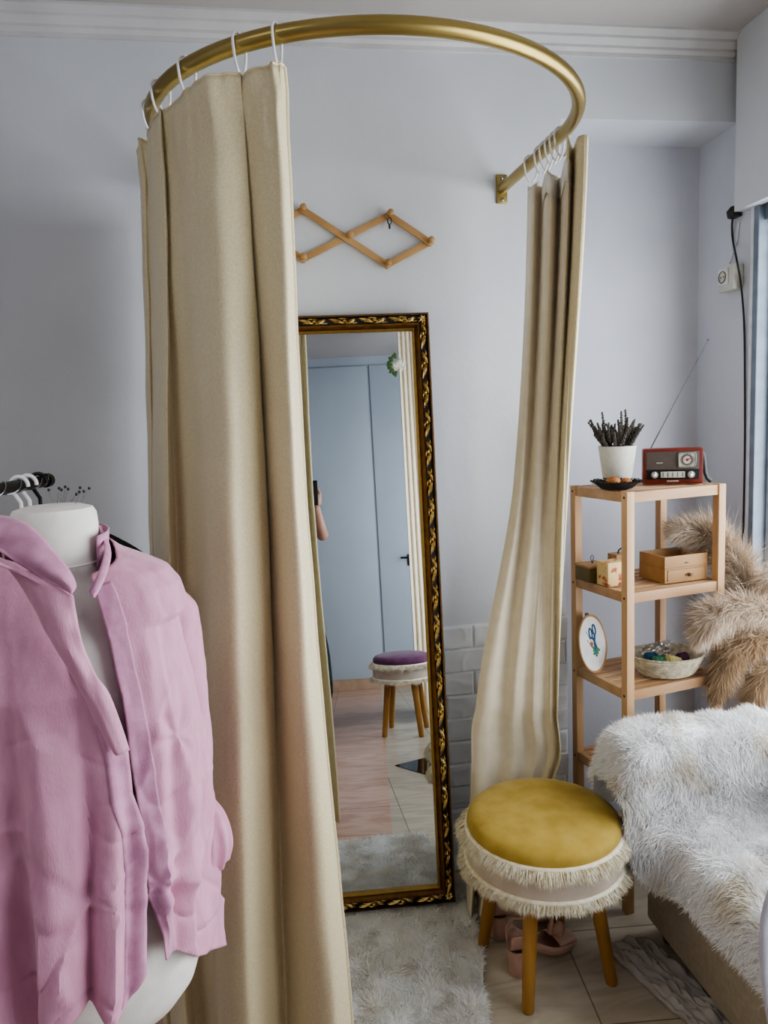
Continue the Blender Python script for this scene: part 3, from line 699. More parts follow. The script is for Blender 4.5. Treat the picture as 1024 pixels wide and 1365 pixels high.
for lb, m, dx, dy, ln, an, cat in (('pale yellow thread spool in the straw basket', m_ylw, .004,-.03,.05,.6,'thread'), ('green thread bundle in the straw basket', m_green, -.032,-.02,.05,.1,'thread'),
        ('dark plum thread bundle in the straw basket', m_plum, .045,-.012,.035,-.1,'thread'), ('deep blue thread bundle behind the yellow spool in the straw basket', m_teal, -.045,.014,.04,.2,'thread')):
    c = bc+Vector((dx, dy, .048)); d = Vector((math.cos(an), .1, -math.sin(an)*.5)).normalized()*ln/2; b = MB()
    b.tube([c-d, c-d*.9, c, c+d*.9, c+d], [.008,.0135,.0145,.0135,.008], 12)
    for k in range(5): b.tube([c-d*.7+d*1.4*k/4+Vector((math.cos(a)*.0002, math.cos(a)*.0145, math.sin(a)*.0145)) for a in [q*2*PI/10 for q in range(10)]], .0014, 5, closed=True)
    tag(b.build('thread_spool', m), lb, cat)
for k in range(5):
    c = bc+Vector((-.05+.025*k, .02-.01*(k % 2), .022)); 
tag(MB().lathe(bc+Vector((0,0,.012)), [(.001,.0),(.055,0),(.066,.014),(.05,.022),(.001,.024)], 24, 1.1, .8).build('folded_fabric', m_plum), 'dark plum fabric scrap lying in the bottom of the straw basket', 'fabric')
# clear plastic bag sticking out
b = MB(); P = []
for i in range(12):
    row = []
    for j in range(12):
        u, v = i/11, j/11; x = -.07+.085*u+.02*v*u; z = .045+.062*v*(.45+.55*u)*(1-.3*u*u); y = .012+.03*v+.010*nz(u*5, v*5, 2)
        row.append(bc+Vector((x, y, z)))
    P.append(row)
tag(b.grid(P).build('plastic_bag', m_plas, solid=.0006), 'crumpled clear plastic bag standing in the straw basket', 'bag')
# bottom tier: wooden tray board and red scissors
Z4 = TIER[3]
tag(MB().box(sp(.20,.12,Z4+.013), (.20,.19,.024), .003, SA).build('cardboard_box', mat('cardboard','8a735c',.8)), 'flat brown cardboard box on the lowest shelf behind the sofa throw', 'box')
rs = thing('scissors', 'red handled scissors lying on the lowest shelf', 'scissors', sp(.04,.10,Z4))
c = sp(.050,.11,Z4+.0045)
for s, q in ((-1,0),(1,1)):
    b = MB(); cc = c+Vector((-.012*1, .0, 0))+Vector((.0, .018*s, .0))
    b.tube([cc+Vector((.024*math.cos(a), .013*math.sin(a), 0)) for a in [k*2*PI/24 for k in range(24)]], .004, 8, closed=True); b.tube([cc+Vector((.024,0,0)), c+Vector((.05,-.0*s,.001*q)),], .004, 8); b.build('handle', m_redp, rs)
    MB().tube([c+Vector((.045,0,.002*q)), c+Vector((.075,-.006*s,.002*q))], [.004,.001], 6).build('blade', m_steel, rs)
tag(MB().tube([sp(.06,.20,Z4+.008), sp(.10,.21,Z4+.012), sp(.14,.20,Z4+.036), sp(.19,.205,Z4+.034)], .006, 8).build('red_ribbon', m_redp), 'red ribbon roll trailing behind the scissors on the lowest shelf', 'ribbon')
# ------------------------------------------------------------------ sofa and throw
SF = 1.02
sf = thing('sofa', 'beige upholstered sofa under the window, mostly hidden by a white fur throw', 'sofa', (1.25, 1.2, 0))
Y0, Y1 = -.1, 1.87
MB().box(((SF+1.53)/2, (Y0+Y1)/2, .195), (1.53-SF, Y1-Y0, .31), .012).build('base', m_sofa, sf)
MB().box(((.985+1.53)/2, (Y0+1.70)/2, .385), (1.53-.985, 1.70-Y0, .07), .025).build('seat_cushion', m_sofa, sf)
MB().box(((.985+1.53)/2, 1.785, .49), (1.53-.985, .15, .26), .045).build('arm', m_sofa, sf)
MB().box((1.445, (Y0+1.70)/2, .54), (.16, 1.68-Y0, .30), .05).build('backrest', m_sofa, sf)
for x in (1.06, 1.48):
    for y in (Y0+.06, Y1-.06): MB().tube([(x,y,0),(x,y,.045)], [.018,.024], 12).build('leg', m_boxd, sf)
path = [(1.905,.40),(1.90,.52),(1.893,.60),(1.865,.635),(1.81,.652),(1.755,.648),(1.712,.625),(1.692,.56),(1.685,.49),(1.655,.447),(1.60,.437),(1.45,.438),(1.30,.436),(1.10,.436),(.90,.437),(.75,.437)]
nv, nu = 110, 70; G = np.zeros((nv+1, nu+1, 3))
for i in range(nv+1):
    t = (len(path)-1)*i/nv; y, z = cr(path, t)
    arm = 1.0 if y > 1.71 else max(0, 1-(1.71-y)/.12); arm = arm*arm*(3-2*arm)
    xe = .985+(.915-.985)*arm       # where the drape turns down
    for j in range(nu+1):
        u = j/nu
        if u < .62: x = 1.345+(xe+.03-1.345)*(u/.62); zz = z; yy = y
        else:
            s = (u-.62)/.38; drop = .155+.02*nz(y*7, 0, 2)-.03*arm; a = min(1, s*2.2)*PI/2
            x = xe+.03-.045*math.sin(a)-(.035*arm*s); zz = z-.04*(1-math.cos(a))-max(0, s-.30)*drop; yy = y-.0*s
            if y > 1.86: yy = y-.01
        if z < .6 and y > 1.86: zz = zz
        b_ = .006*nz(x*9, y*9, 4)
        G[i,j] = (x+b_, yy+b_, zz+b_+.002)
base = MB().grid([[tuple(G[i,j]) for j in range(nu+1)] for i in range(nv+1)])
n = 125000; P, Nn, ui, vj = sample_grid(G, n)
seat = (P[:,2] > .42) & (P[:,1] < 1.5) & (P[:,0] > 1.05); Nn = Nn*np.sign(Nn[seat,2].mean())
cell = np.array([[nz(p[0]*13, p[1]*13, p[2]*13+1), nz(p[0]*13, p[1]*13, p[2]*13+7), nz(p[0]*13, p[1]*13, 13+p[2]*13)] for p in P])*.9
D = cell+rng.normal(size=(n,3))*.22; D[:,2] -= .55; D[:,0] -= .25
H = blades(P, Nn*.75, D, .0245*(.6+.6*rng.random(n)), .0011, .35)
tag(furmesh('fur_throw', base, [H], m_fur), 'white long-pile fur throw draped over the sofa arm and seat', 'throw')
# grey cloth by the sofa foot
P = []
for i in range(50):
    t = i/49; A = Vector((.865,1.83,0)).lerp(Vector((.985,1.35,0)), t); row = []
    for j in range(24):
        s = j/23; x = A.x+(.135-.02*t)*s+.012*nz(t*9, s*3, 1)*(1 if j in (0,) else .4); z = .004+.035*abs(nz(t*9, s*6, 3))+.016*max(0, 1-abs(s-.25)*5)*abs(nz(t*4, 0, 8))
        row.append((x, A.y+.02*nz(t*3, s*3, 5), z if j not in (0,) else .002))
    P.append(row)
tag(MB().grid(P).build('floor_cloth', m_greyc, solid=.003, offset=1), 'crumpled grey cloth lying on the floor along the sofa base', 'cloth')
# ------------------------------------------------------------------ pampas grass
vs = Vector((1.44, 2.09, 0)); va = thing('vase', 'tall tan vase holding pampas grass, standing behind the sofa arm', 'vase', vs)
MB().lathe(vs, [(.001,.001),(.05,0),(.07,.06),(.078,.2),(.065,.34),(.04,.46),(.038,.50),(.045,.52),(.04,.52),(.03,.46),(.001,.40)], 32).build('vase_body', mat('vase_clay','b09070',.7), va)
def plume(ctrl, rad, n, m, label, droop=(0,0,-1), nseg=1):
    ctrl = [tuple(c) for c in ctrl]; K = len(ctrl)-1
    o = thing('pampas_plume', label, 'dried grass', vs+Vector((0,0,.42)), 'pampas grass in the vase')
    root = [tuple(vs+Vector((0,0,.42)))]+[ctrl[0]]
    MB().tube([Vector(root[0]), Vector(root[1])]+[Vector(cr(ctrl, K*i/12)) for i in range(1, 13)], .0028, 6).build('stem', m_stem, o)
    t = rng.random(n)**.85; Q = np.array([cr(ctrl, K*a) for a in t]); Q2 = np.array([cr(ctrl, min(K, K*a+.02)) for a in t]); T = Q2-Q; T /= np.linalg.norm(T, axis=1)[:,None]+1e-9
    env = np.sin(PI*np.clip(.12+.88*t, 0, 1))**.6; r = rng.normal(size=(n,3)); r /= np.linalg.norm(r, axis=1)[:,None]
    cl = np.array([[nz(a*16, 1, b_), nz(a*16, 5, b_), nz(a*16, 9, b_)] for a, b_ in zip(t, rng.integers(0, 5, n))])
    P_ = Q+r*(rad*.35*env*rng.random(n))[:,None]
    D_ = T*.9+np.array(droop)*.45+cl*1.9+rng.normal(size=(n,3))*.22
    L = rad*(.5+.65*rng.random(n))*(env*.8+.25)
    Hh = blades(P_, r*.55, D_, L, .00075, .6)
    return furmesh('plume', None, [Hh], m, o)
def P3(px, py, y): return at(px, py, y=y)
plume([P3(1018,838,2.02), P3(1000,790,2.06), P3(975,740,2.09), P3(940,712,2.1), P3(900,706,2.10)], .078, 24000, m_pamp, 'big upright pampas plume arching left behind the shelf post', (-.3,.0,-.4))
plume([P3(1035,820,1.95), P3(1000,808,1.95), P3(970,812,1.95), P3(948,822,1.94), P3(933,850,1.93)], .068, 19000, m_pamp, 'pampas plume drooping left in front of the right shelf post', (-.2,0,-.9))
plume([P3(1045,850,1.97), P3(1015,850,1.98), P3(985,860,1.98), P3(965,890,1.98), P3(955,925,1.98)], .066, 17000, m_pamp2, 'tan pampas plume hanging down behind the fur throw', (0,0,-1))
plume([P3(1050,760,1.98), P3(1030,770,1.99), P3(1018,795,2.0), P3(1010,820,2.0)], .055, 9000, m_pamp, 'pampas plume at the right picture edge by the window', (-.2,0,-.6))
plume([P3(1050,880,1.95), P3(1030,890,1.96), P3(1010,915,1.96), P3(1000,945,1.96)], .06, 11000, m_pamp2, 'lowest tan pampas plume resting just above the sofa arm', (0,0,-1))
plume([P3(1020,850,1.99), P3(995,862,2.0), P3(975,880,2.01)], .06, 9000, m_pamp2, 'short brownish pampas plume in the middle of the bunch', (0,0,-.8))
# ------------------------------------------------------------------ socket, cable, cable hole
sk = Vector((SX, 2.285, 1.928)); so = thing('power_socket', 'ivory surface-mounted double wall socket beside the window', 'socket', sk)
MB().box(sk+Vector((-.019,0,0)), (.038,.085,.082), .006).build('housing', m_sock, so)
MB().box(sk+Vector((-.040,.008,.005)), (.005,.052,.052), .003).build('faceplate', m_frame_w, so)
w_ = MB().tube([sk+Vector((-.0425,.008,.005)), sk+Vector((-.0432,.008,.005))], .019, 24).build('well', m_sock, so)
MB().tube([sk+Vector((-.044+.0008*0, .008+.018*math.cos(a), .005+.018*math.sin(a))) for a in [k*2*PI/24 for k in range(24)]], .0016, 6, closed=True).build('well_rim', m_boxd, so)
for dy in (-.008, .008): MB().ball(sk+Vector((-.0437,.008+dy,.005)), (.001,.003,.003), 8).build('contact', m_black, so)
cb = [at(978,283,x=SX-.008), at(976,300,x=SX-.010), at(977,320,x=SX-.006), at(982,345,x=SX-.05), at(988,380,x=SX-.02), at(992,430,x=SX-.006), at(993,500,x=SX-.006), at(993,600,x=SX-.006), at(991,700,x=SX-.006), at(988,800,x=SX-.006), at(985,900,x=SX-.006)]
Q = [cr([tuple(c) for c in cb], (len(cb)-1)*i/60) for i in range(61)]
cbo = MB().tube(Q, .0032, 8).build('cable', m_black); tag(cbo, 'thin black cable running down the wall beside the window', 'cable')
q = at(980,283,x=SX-.012); tag(MB().lathe((0,0,0), [(.001,0),(.022,0),(.026,.02),(.014,.034),(.001,.036)], 20).build('cable_gland', m_black), 'black rubber cable plug under the corner of the shutter box', 'cable plug')
C.objects['cable_gland'].location = q+Vector((0,.0,-.016))
tag(MB().tube([at(985,296,x=SX-.004), at(983,318,x=SX-.004), at(975,345,x=SX-.004), at(972,352,x=SX-.004)], .0022, 6).build('socket_wire', m_frame_w), 'short white wire running up from the wall socket', 'wire')
# ------------------------------------------------------------------ heels
def shoe(origin, ang, label, s=1.0):
    o = thing('high_heel', label, 'shoe', origin, 'pink block heels under the yellow stool'); ca, sa = math.cos(ang), math.sin(ang); org = Vector(origin)
    def L(a, b, z): return org+Vector((a*ca-b*sa, a*sa+b*ca, z))*1.0
    # stations along the foot: a, half width, bottom z, side top z
    st = [(-.008,.010,.078,.118),(.0,.024,.075,.128),(.02,.030,.071,.125),(.05,.030,.060,.098),(.08,.030,.042,.078),(.11,.034,.022,.060),(.14,.038,.008,.050),(.17,.038,.004,.046),(.195,.034,.004,.040),(.215,.022,.005,.030),(.224,.004,.008,.020)]
    P = []; S = []
    for t in range(41):
        a, w_, zb, zt = cr(st, 10*t/40); u = a/.22
        P.append([L(a, w_*(1.02 if k not in (0, 8) else 1.0)*math.cos(PI*k/8)*1.0, zb+(zt-zb)*[1,.6,.25,.05,0,.05,.25,.6,1][k]) for k in range(9)])
    MB().grid(P).build('upper', m_shoe, o, solid=.0022)
    v = []
    for t in range(24, 41):
        a, w_, zb, zt = cr(st, 10*t/40); v.append([L(a, w_*math.cos(PI*k/8), zt+.013*math.sin(PI*k/8)*(1 if t < 36 else (40-t)/4)) for k in range(9)])
    MB().grid(v).build('vamp', m_shoe, o, solid=.0022)
    hl_ = MB(); R_ = []
    for z, r in ((0,.021),(.003,.0225),(.03,.0225),(.055,.025),(.078,.028)): R_.append([L(.018+r*1.0*math.cos(a), r*math.sin(a), z) for a in [k*2*PI/20 for k in range(20)]])
    hl_.grid(R_, cv=True); hl_.f.append(tuple(range(20))); hl_.build('heel', m_shoe, o)
    MB().tube([L(.012,.029,.118), L(.03,.030,.135), L(.045,.012,.142), L(.05,0,.144), L(.045,-.012,.142), L(.03,-.030,.135), L(.012,-.029,.118)], .003, 8, flat=2).build('ankle_strap', m_shoe, o)
    b = MB()
    for s_ in (-1, 1): b.grid([[L(.135+.018*q*.3+.004*r_, s_*(.002+.026*r_/4), .066+.014*math.sin(PI*r_/4)*(.4+.3*q)+.008*q) for r_ in range(5)] for q in range(4)])
    b.ball(L(.138,0,.070), (.007,.007,.006), 10); b.build('bow', m_shoe, o, solid=.0015); return o
h0 = at(683,1300,z=0); h1 = at(668,1262,z=0)
shoe((h0.x, h0.y, 0.0005), .35, 'dusty pink block-heel shoe nearest the front leg of the yellow stool')
shoe((h1.x-.01, h1.y+.035, 0.0005), .30, 'dusty pink block-heel shoe behind its pair under the yellow stool')
# ------------------------------------------------------------------ mannequin and pink shirt
MY = 1.05
def mz(px, py, y=MY): return at(px, py, y=y)
nt_ = mz(70, 672); CX = nt_.x
ma = thing('mannequin', 'white cloth dress form with pins in its neck, wearing the open pink shirt', 'mannequin', (CX, MY, 0))
bprof = [(1.10,.112,.088),(1.0,.112,.09),(.93,.125,.10),(.85,.148,.118),(.80,.152,.122),(.76,.15,.12),(.72,.137,.11),(.69,.115,.09),(.672,.08,.06),(.668,.01,.01)]
ntz = nt_.z
up_ = [(ntz-.002,.001,.001),(ntz-.002,.036,.036),(ntz-.006,.050,.049),(ntz-.014,.0545,.053),(ntz-.03,.0555,.054),(ntz-.06,.0535,.052),(ntz-.078,.054,.053),(ntz-.0795,.056,.055),(ntz-.082,.054,.054),(ntz-.10,.060,.056),(ntz-.12,.088,.066),(ntz-.145,.125,.08),(ntz-.18,.148,.094),(ntz-.24,.150,.108),(1.12,.130,.105)]
bp = [[(CX+a*math.cos(t), MY+b*math.sin(t)*(1.12 if math.sin(t) < 0 and .9 < z < 1.25 else 1), z) for t in [k*2*PI/64 for k in range(64)]] for z, a, b in up_+bprof]
MB().grid(bp, cv=True).build('torso', m_white, ma)
MB().tube([(CX, MY, .03), (CX, MY, .70)], .014, 14).build('pole', m_steel, ma)
MB().lathe((CX, MY, 0), [(.001,.0),(.14,.0),(.145,.012),(.12,.024),(.03,.034),(.001,.036)], 40).build('base', m_black, ma)
# pins
for k, (hx, hy, bx_, by_) in enumerate(((65,653,70,669),(79,651,76,673),(82,653,80,672),(87,649,83,671),(91,652,85,671),(107,650,95,669),(102,659,93,670),(106,656,100,674),(112,655,109,670),(119,651,108,669))):
    b0 = at(bx_, by_, z=ntz-.004); hd = at(hx, hy, y=b0.y-.004); dv = (hd-b0)
    o = thing('pin', 'dressmaking pin with a black ball head stuck in the mannequin neck', 'pin', b0, 'pins in the mannequin neck')
    MB().tube([b0, hd], .00035, 5).build('shaft', m_steel, o); MB().ball(hd, .0021, 10).build('head', m_black, o)
# shirt
sil = [(ntz-.050,.060),(ntz-.066,.080),(ntz-.080,.112),(ntz-.094,.140),(ntz-.115,.156),(ntz-.15,.164)]
for px, py in ((238,815),(246,860),(256,920),(264,980),(268,1040),(269,1100),(270,1170),(274,1235),(275,1262)):
    p = mz(px, py); sil.append((p.z, p.x-CX))
sil = sorted(sil); bdp = sorted([(ntz-.055,.066),(ntz-.075,.075),(ntz-.10,.088),(ntz-.15,.108),(1.2,.132),(1.1,.138),(1.0,.14),(.9,.15),(.8,.160),(.7,.165)])
def YF(z): return MY-interp(z, bdp)
def edge_tab(L): return sorted([(at(px, py, y=.925).z, px) for px, py in L])
eR = edge_tab([(141,712),(134,735),(121,780),(128,799),(138,832),(148,866),(155,899),(164,932),(171,982),(175,1010),(181,1055),(190,1110),(199,1197),(213,1247),(218,1285),(222,1330)])
eL = edge_tab([(60,735),(90,786),(98,799),(103,832),(112,866),(127,899),(148,932),(161,965),(167,982),(172,1000),(179,1055),(193,1098),(198,1151),(198,1197),(196,1290),(180,1370)])
def surf(t, z, off=0, left=False):
    a = interp(z, sil)+off; b = interp(z, bdp)+off
    if left: a = a*1.08
    st, ct = math.sin(t), math.cos(t); n = 2.3
    r = (abs(st)**n+abs(ct)**n)**(-1/n)
    return CX+a*st*r, MY-b*ct*r
def t_for(px, z, off, left):
    lo, hi = -1.5, 1.5
    for _ in range(24):
        m_ = (lo+hi)/2; x, y = surf(m_, z, off, left); d = Vector((x, y, z))-O; q = 512+F*d.dot(RT)/d.dot(FW)
        if q < px: lo = m_
        else: hi = m_
    return (lo+hi)/2
def panel(sign, tab, ztop, hem, off, seed, nu=150, nvv=190):
    P = []
    for i in range(nvv+1):
        v = i/nvv; row = []
        for j in range(nu+1):
            s = j/nu; z = ztop(s)+(hem(s)-ztop(s))*v
            te = t_for(interp(z, tab), z, off, sign < 0) if j % 1 == 0 and (j == 0 or True) and j < 3 or False else None
            row.append([s, z])
        P.append(row)
    # edge angle cached per z
    zs = [.55+.9*k/300 for k in range(301)]; te = [t_for(interp(z, tab), z, off, sign < 0) for z in zs]
    G = []
    for row in P:
        R_ = []
        for s, z in row:
            k = (z-.55)/.9*300; k0 = max(0, min(299, int(k))); f = min(1, max(0, k-k0)); t0 = te[k0]*(1-f)+te[k0+1]*f
            t = t0+(sign*PI-t0)*s
            g = max(0, (1.34-z)/.6); g = min(g, 1.2)
            arc = t*.16
            # long hanging folds, bundled creases and small wrinkles
            fo = .013*g*math.sin(t*6.5+seed+.8*nz(t*1.5, z*1.1, seed))*(.3+.7*min(1, s*6))
            n1 = nz(arc*20+seed, z*1.7, seed); fo += .014*g**.7*n1
            w1 = 1-abs(nz(arc*15+seed*3, z*3.2, 5.1))*2.6; fo += .0075*max(0, w1)**3*min(1, g*1.3+.1)
            w2 = 1-abs(nz((arc+z*.5)*7+seed*2, (z-arc*.9)*8, 9.7))*3.4; fo += .006*max(0, w2)**3*min(1, g*1.2)
            w3 = 1-abs(nz((arc-z*.8)*11+seed*4, (z+arc*.7)*10, 3.3))*3.6; fo -= .0045*max(0, w3)**3*min(1, g*1.2)
            fo += .0008*nz(arc*50, z*40, seed)
            for (tc_, wd_, am) in FOLDS[sign]: fo += am*g*math.exp(-((t-tc_-.10*nz(z*2, tc_, 0))/wd_)**2)
            # star-burst pulled creases
            for (ct_, cz_, am) in STARS[sign]:
                dx = (t-ct_)*.155; dz_ = z-cz_; d = math.hypot(dx, dz_)
                if d < .16: aa = math.atan2(dz_, dx); fo += am*math.cos(aa*6+ct_*3)*(d/.03 if d < .03 else 1)*(1-d/.16)**1.2
            if s < .02: fo *= .7
            x, y = surf(t, z, off, sign < 0); nrm = Vector((math.sin(t), -math.cos(t)))
            R_.append((x+nrm.x*fo, y+nrm.y*fo, z+.002*nz(t*4, seed, z*2)))
        G.append(R_)
    return G
zl = lambda px, py: at(px, py, y=.92).z
FOLDS = {-1: [(t_for(15, zl(15,1050), 0, True), .13, -.034), (t_for(62, zl(62,1100), 0, True), .12, .020), (t_for(118, zl(118,1150), 0, True), .06, -.026), (t_for(150, zl(150,1200), 0, True), .05, .014), (t_for(172, zl(172,1200), 0, True), .05, -.010)],
         1: [(t_for(208, zl(208,1050), 0, False), .05, .010), (t_for(228, zl(228,1050), 0, False), .07, -.014), (t_for(250, zl(250,1100), 0, False), .08, .012)]}
STARS = {1: [(t_for(208, zl(215,1180), 0, False), zl(215,1180), .0055), (1.0, zl(250,1000), .003)], -1: [(t_for(150, zl(150,1195), 0, True), zl(150,1195), .003)]}
shs = thing('shirt', 'pink linen shirt hanging open on the white mannequin', 'shirt', (CX, MY, 1.0))
zR0, zRh = at(141,712,y=.99).z, zl(218,1283)
def topR(s): return interp(s, [(0, ntz-.085),(.08, ntz-.078),(.25, ntz-.060),(.5, ntz-.050),(1, ntz-.045)])
def hemR(s): return interp(s, [(0, zl(218,1284)),(.06, at(240,1272,y=.94).z),(.14, at(268,1268,y=.98).z),(.22, at(282,1256,y=1.03).z),(.32, at(288,1248,y=1.07).z),(.5, at(280,1260,y=1.12).z),(1, zl(250,1350))])
GR = panel(1, eR, topR, hemR, .002, 2.3); MB().grid(GR).build('left_front', m_pink, shs, solid=.0015)
def topL(s): return interp(s, [(0, ntz-.088),(.10, ntz-.068),(.25, ntz-.055),(.5, ntz-.050),(1, ntz-.045)])
def hemL(s): return interp(s, [(0, zl(197,1288)),(.03, zl(186,1318)),(.06, zl(175,1328)),(.10, zl(150,1312)),(.14, zl(128,1322)),(.18, zl(110,1362)),(.3, zl(90,1400)),(1, zl(90,1400))])
GL = panel(-1, eL, topL, hemL, .010, 6.1); MB().grid(GL).build('right_front', m_pink, shs, solid=.0015)
# button placket lines (stitched bands) on both edges
def band(G, j0, j1, name):
    P = []
    for row in G[6:-2]:
        P.append([Vector(row[j])+Vector((0,-.0022,0)) for j in range(j0, j1+1)])
    MB().grid(P).build(name, m_pinkd, shs, solid=.0012)
band(GR, 0, 9, 'placket'); band(GL, 0, 6, 'placket')
# collar: right stand (thin upright strip) and the big folded left flap
st = []
for k in range(24):
    t = k/23; px, py, y = cr([(128,697,1.085),(135,712,1.05),(139,733,1.01),(134,755,.97),(126,775,.945),(119,788,.935)], 5*t)
    w__ = 7+2*math.sin(PI*t); a = at(px, py, y=y); b_ = at(px+w__, py+5+4*t, y=y-.004); st.append([a, a.lerp(b_, .35)+Vector((0,-.003,0)), a.lerp(b_, .7)+Vector((0,-.003,0)), b_])
MB().grid(st).build('collar', m_pinkd, shs, solid=.002)
# inside of the collar stand behind the neck
bc_ = []
for k in range(33):
    a = PI*(-.15+1.3*k/32); bc_.append([(CX+.064*math.cos(a), MY+.064*math.sin(a), ntz-.085), (CX+.066*math.cos(a), MY+.068*math.sin(a), ntz-.055), (CX+.068*math.cos(a), MY+.070*math.sin(a), ntz-.040+.006*math.sin(a))])
MB().grid(bc_).build('collar_stand', m_pinkd, shs, solid=.002)
top = [(-30,684,.95),(0,688,.93),(25,693,.915),(50,708,.90),(75,738,.888),(93,762,.88),(101,780,.876),(97,789,.874)]
bot = [(-30,726,.90),(0,734,.895),(20,748,.89),(42,763,.885),(60,774,.88),(78,782,.876),(90,788,.874),(96,790,.874)]
G = []
for k in range(41):
    t = k/40*7; a = cr(top, t); b_ = cr(bot, t); row = []
    A, B = at(a[0], a[1], y=a[2]), at(b_[0], b_[1], y=b_[2])
    for j in range(13):
        s = j/12; p = A.lerp(B, s); row.append(p+Vector((0, -.016*math.sin(PI*min(1,s*1.1))*(1-t/7*.6)+.004*math.sin(s*9+t*1.5)*(1-t/7), 0)))
    G.append(row)
MB().grid(G).build('collar_flap', m_pinkd, shs, solid=.002)
# rolled lapel hanging from the flap
lt = [(40,762,.888),(90,790,.882),(98,800,.884),(104,832,.886),(113,866,.888),(128,899,.890),(149,932,.893),(172,1000,.90)]
lb_ = [(-20,745,.905),(10,756,.905),(43,806,.897),(58,835,.896),(73,862,.895),(100,906,.895),(120,945,.897),(152,1003,.902)]
G = []
for k in range(45):
    t = k/44*7; a = cr(lt, t); b_ = cr(lb_, t); A, B = at(a[0], a[1], y=a[2]), at(b_[0], b_[1], y=b_[2])
    G.append([A.lerp(B, j/12)+Vector((0, -.010*math.sin(PI*j/12)+.003*nz(k*.2, j*.3, 2), 0)) for j in range(13)])
MB().grid(G).build('lapel', m_pink, shs, solid=.002)
# sleeve and ruffled cuff
cen = [(200,775,1.07,.004),(214,790,1.07,.026),(229,815,1.08,.036),(238,860,1.09,.034),(248,920,1.10,.032),(257,985,1.11,.028),(264,1035,1.12,.022),(268,1068,1.12,.018)]
R_ = []
for k in range(60):
    px, py, y, r = cr(cen, 7*k/59); c = at(px, py, y=y); R_.append([c+Vector((r*math.cos(a), r*1.2*math.sin(a), .1*r*math.cos(a)))*(1+.12*nz(math.cos(a)*2+k*.15, math.sin(a)*2, k*.06)) for a in [q*2*PI/36 for q in range(36)]])
sl = MB().grid(R_, cv=True).build('sleeve', m_pink, shs)
cu = [(268,1064,1.12,.016),(278,1085,1.11,.022),(283,1110,1.10,.026),(283,1135,1.10,.029),(281,1156,1.10,.026)]
R_ = []
for k in range(26):
    px, py, y, r = cr(cu, 4*k/25); c = at(px, py, y=y); R_.append([c+Vector((1,0,0))*r*(1+.13*math.sin(a*7+k*.05)*(k/25))*math.cos(a)+Vector((0,1,0))*r*(1+.13*math.sin(a*7)*(k/25))*math.sin(a)+Vector((0,0,.35*r*math.cos(a)*k/25)) for a in [q*2*PI/70 for q in range(70)]])
MB().grid(R_, cv=True).build('cuff', m_pink, sl, solid=.001)
# ------------------------------------------------------------------ garment rail behind the mannequin
E1 = at(63, 640, y=1.50); E2 = at(-60, 664, z=E1.z); 
gr_ = thing('garment_rack', 'black metal garment rail wrapped in silver cord at the left edge', 'clothes rack', (E2.x, E2.y, 0))
dirr = (E2-E1).normalized(); E3 = E1+dirr*.55
MB().tube([E1, E3], .0105, 14).build('rail', m_black, gr_)
w2 = MB(); K = 260; sdv = dirr.cross(Vector((0,0,1))).normalized()
[w2.tube([E1+dirr*(.01+.50*k/K)+sdv*(.0112*math.cos(k*.14+q))+Vector((0,0,.0112*math.sin(k*.14+q))) for k in range(K)], .0013, 6) for q in (0, 2.1)]; w2.build('silver_cord', m_steel, gr_)
MB().tube([E1-dirr*.004, E1+dirr*.012], .0135, 14).build('end_cap', m_black, gr_)
up0 = E3; MB().tube([Vector((up0.x, up0.y, .02)), up0], .012, 12).build('upright', m_black, gr_)
MB().tube([Vector((up0.x-.22, up0.y, .013)), Vector((up0.x+.15, up0.y, .013))], .012, 12).tube([Vector((up0.x, up0.y-.2, .013)), Vector((up0.x, up0.y+.2, .013))], .012, 12).build('base', m_black, gr_)
def hanger(f, label, m, w=.19, drop=.09, extra=None):
    c = E1+dirr*f; o = thing('clothes_hanger', label, 'hanger', c, 'hangers on the garment rail'); sd = sdv
    hk = [c+sd*(.0155*math.cos(a))+Vector((0,0,.0155*math.sin(a)-.001)) for a in [PI*(-.1)+PI*1.25*k/14 for k in range(15)]][::-1]
    hk = [c+sd*(.0155*math.cos(a))+Vector((0,0,.0155*math.sin(a))) for a in [PI*1.05-PI*1.25*k/14 for k in range(15)]]
    hk += [c+Vector((0,0,-.03)), c+Vector((0,0,-.055))]
    MB().tube(hk, .0036, 8).build('hook', m, o); b = c+Vector((0,0,-.055))
    MB().tube([b-sd*w+Vector((0,0,-drop)), b-sd*w*.5+Vector((0,0,-drop*.4)), b, b+sd*w*.5+Vector((0,0,-drop*.4)), b+sd*w+Vector((0,0,-drop))], .006, 8).build('bar', m, o); return b
hanger(.085, 'white plastic hanger nearest the end of the garment rail', m_ring); hanger(.12, 'white plastic hanger second from the end of the garment rail', m_ring)
bq = hanger(.04, 'dark hanger carrying the black jacket behind the mannequin', m_black, .12, .085)
# black jacket on that hanger
P = []
for i in range(16):
    v = i/15; row = []
    for k in range(33):
        a = k*2*PI/32; wv = .185+.02*v; x = wv*math.copysign(abs(math.cos(a))**.7, math.cos(a)); y = .035*math.sin(a)*(1+.3*v)
        z = -.012-.085*(abs(x)/.19)**1.4*(1-v)-v*.6; row.append(bq+sdv*x+dirr*y+Vector((0,0,z)))
    P.append(row)
tag(MB().grid(P).build('jacket', mat('black_wool','1a1916',.9), solid=.003), 'black jacket hanging on the garment rail behind the pink shirt collar', 'jacket')
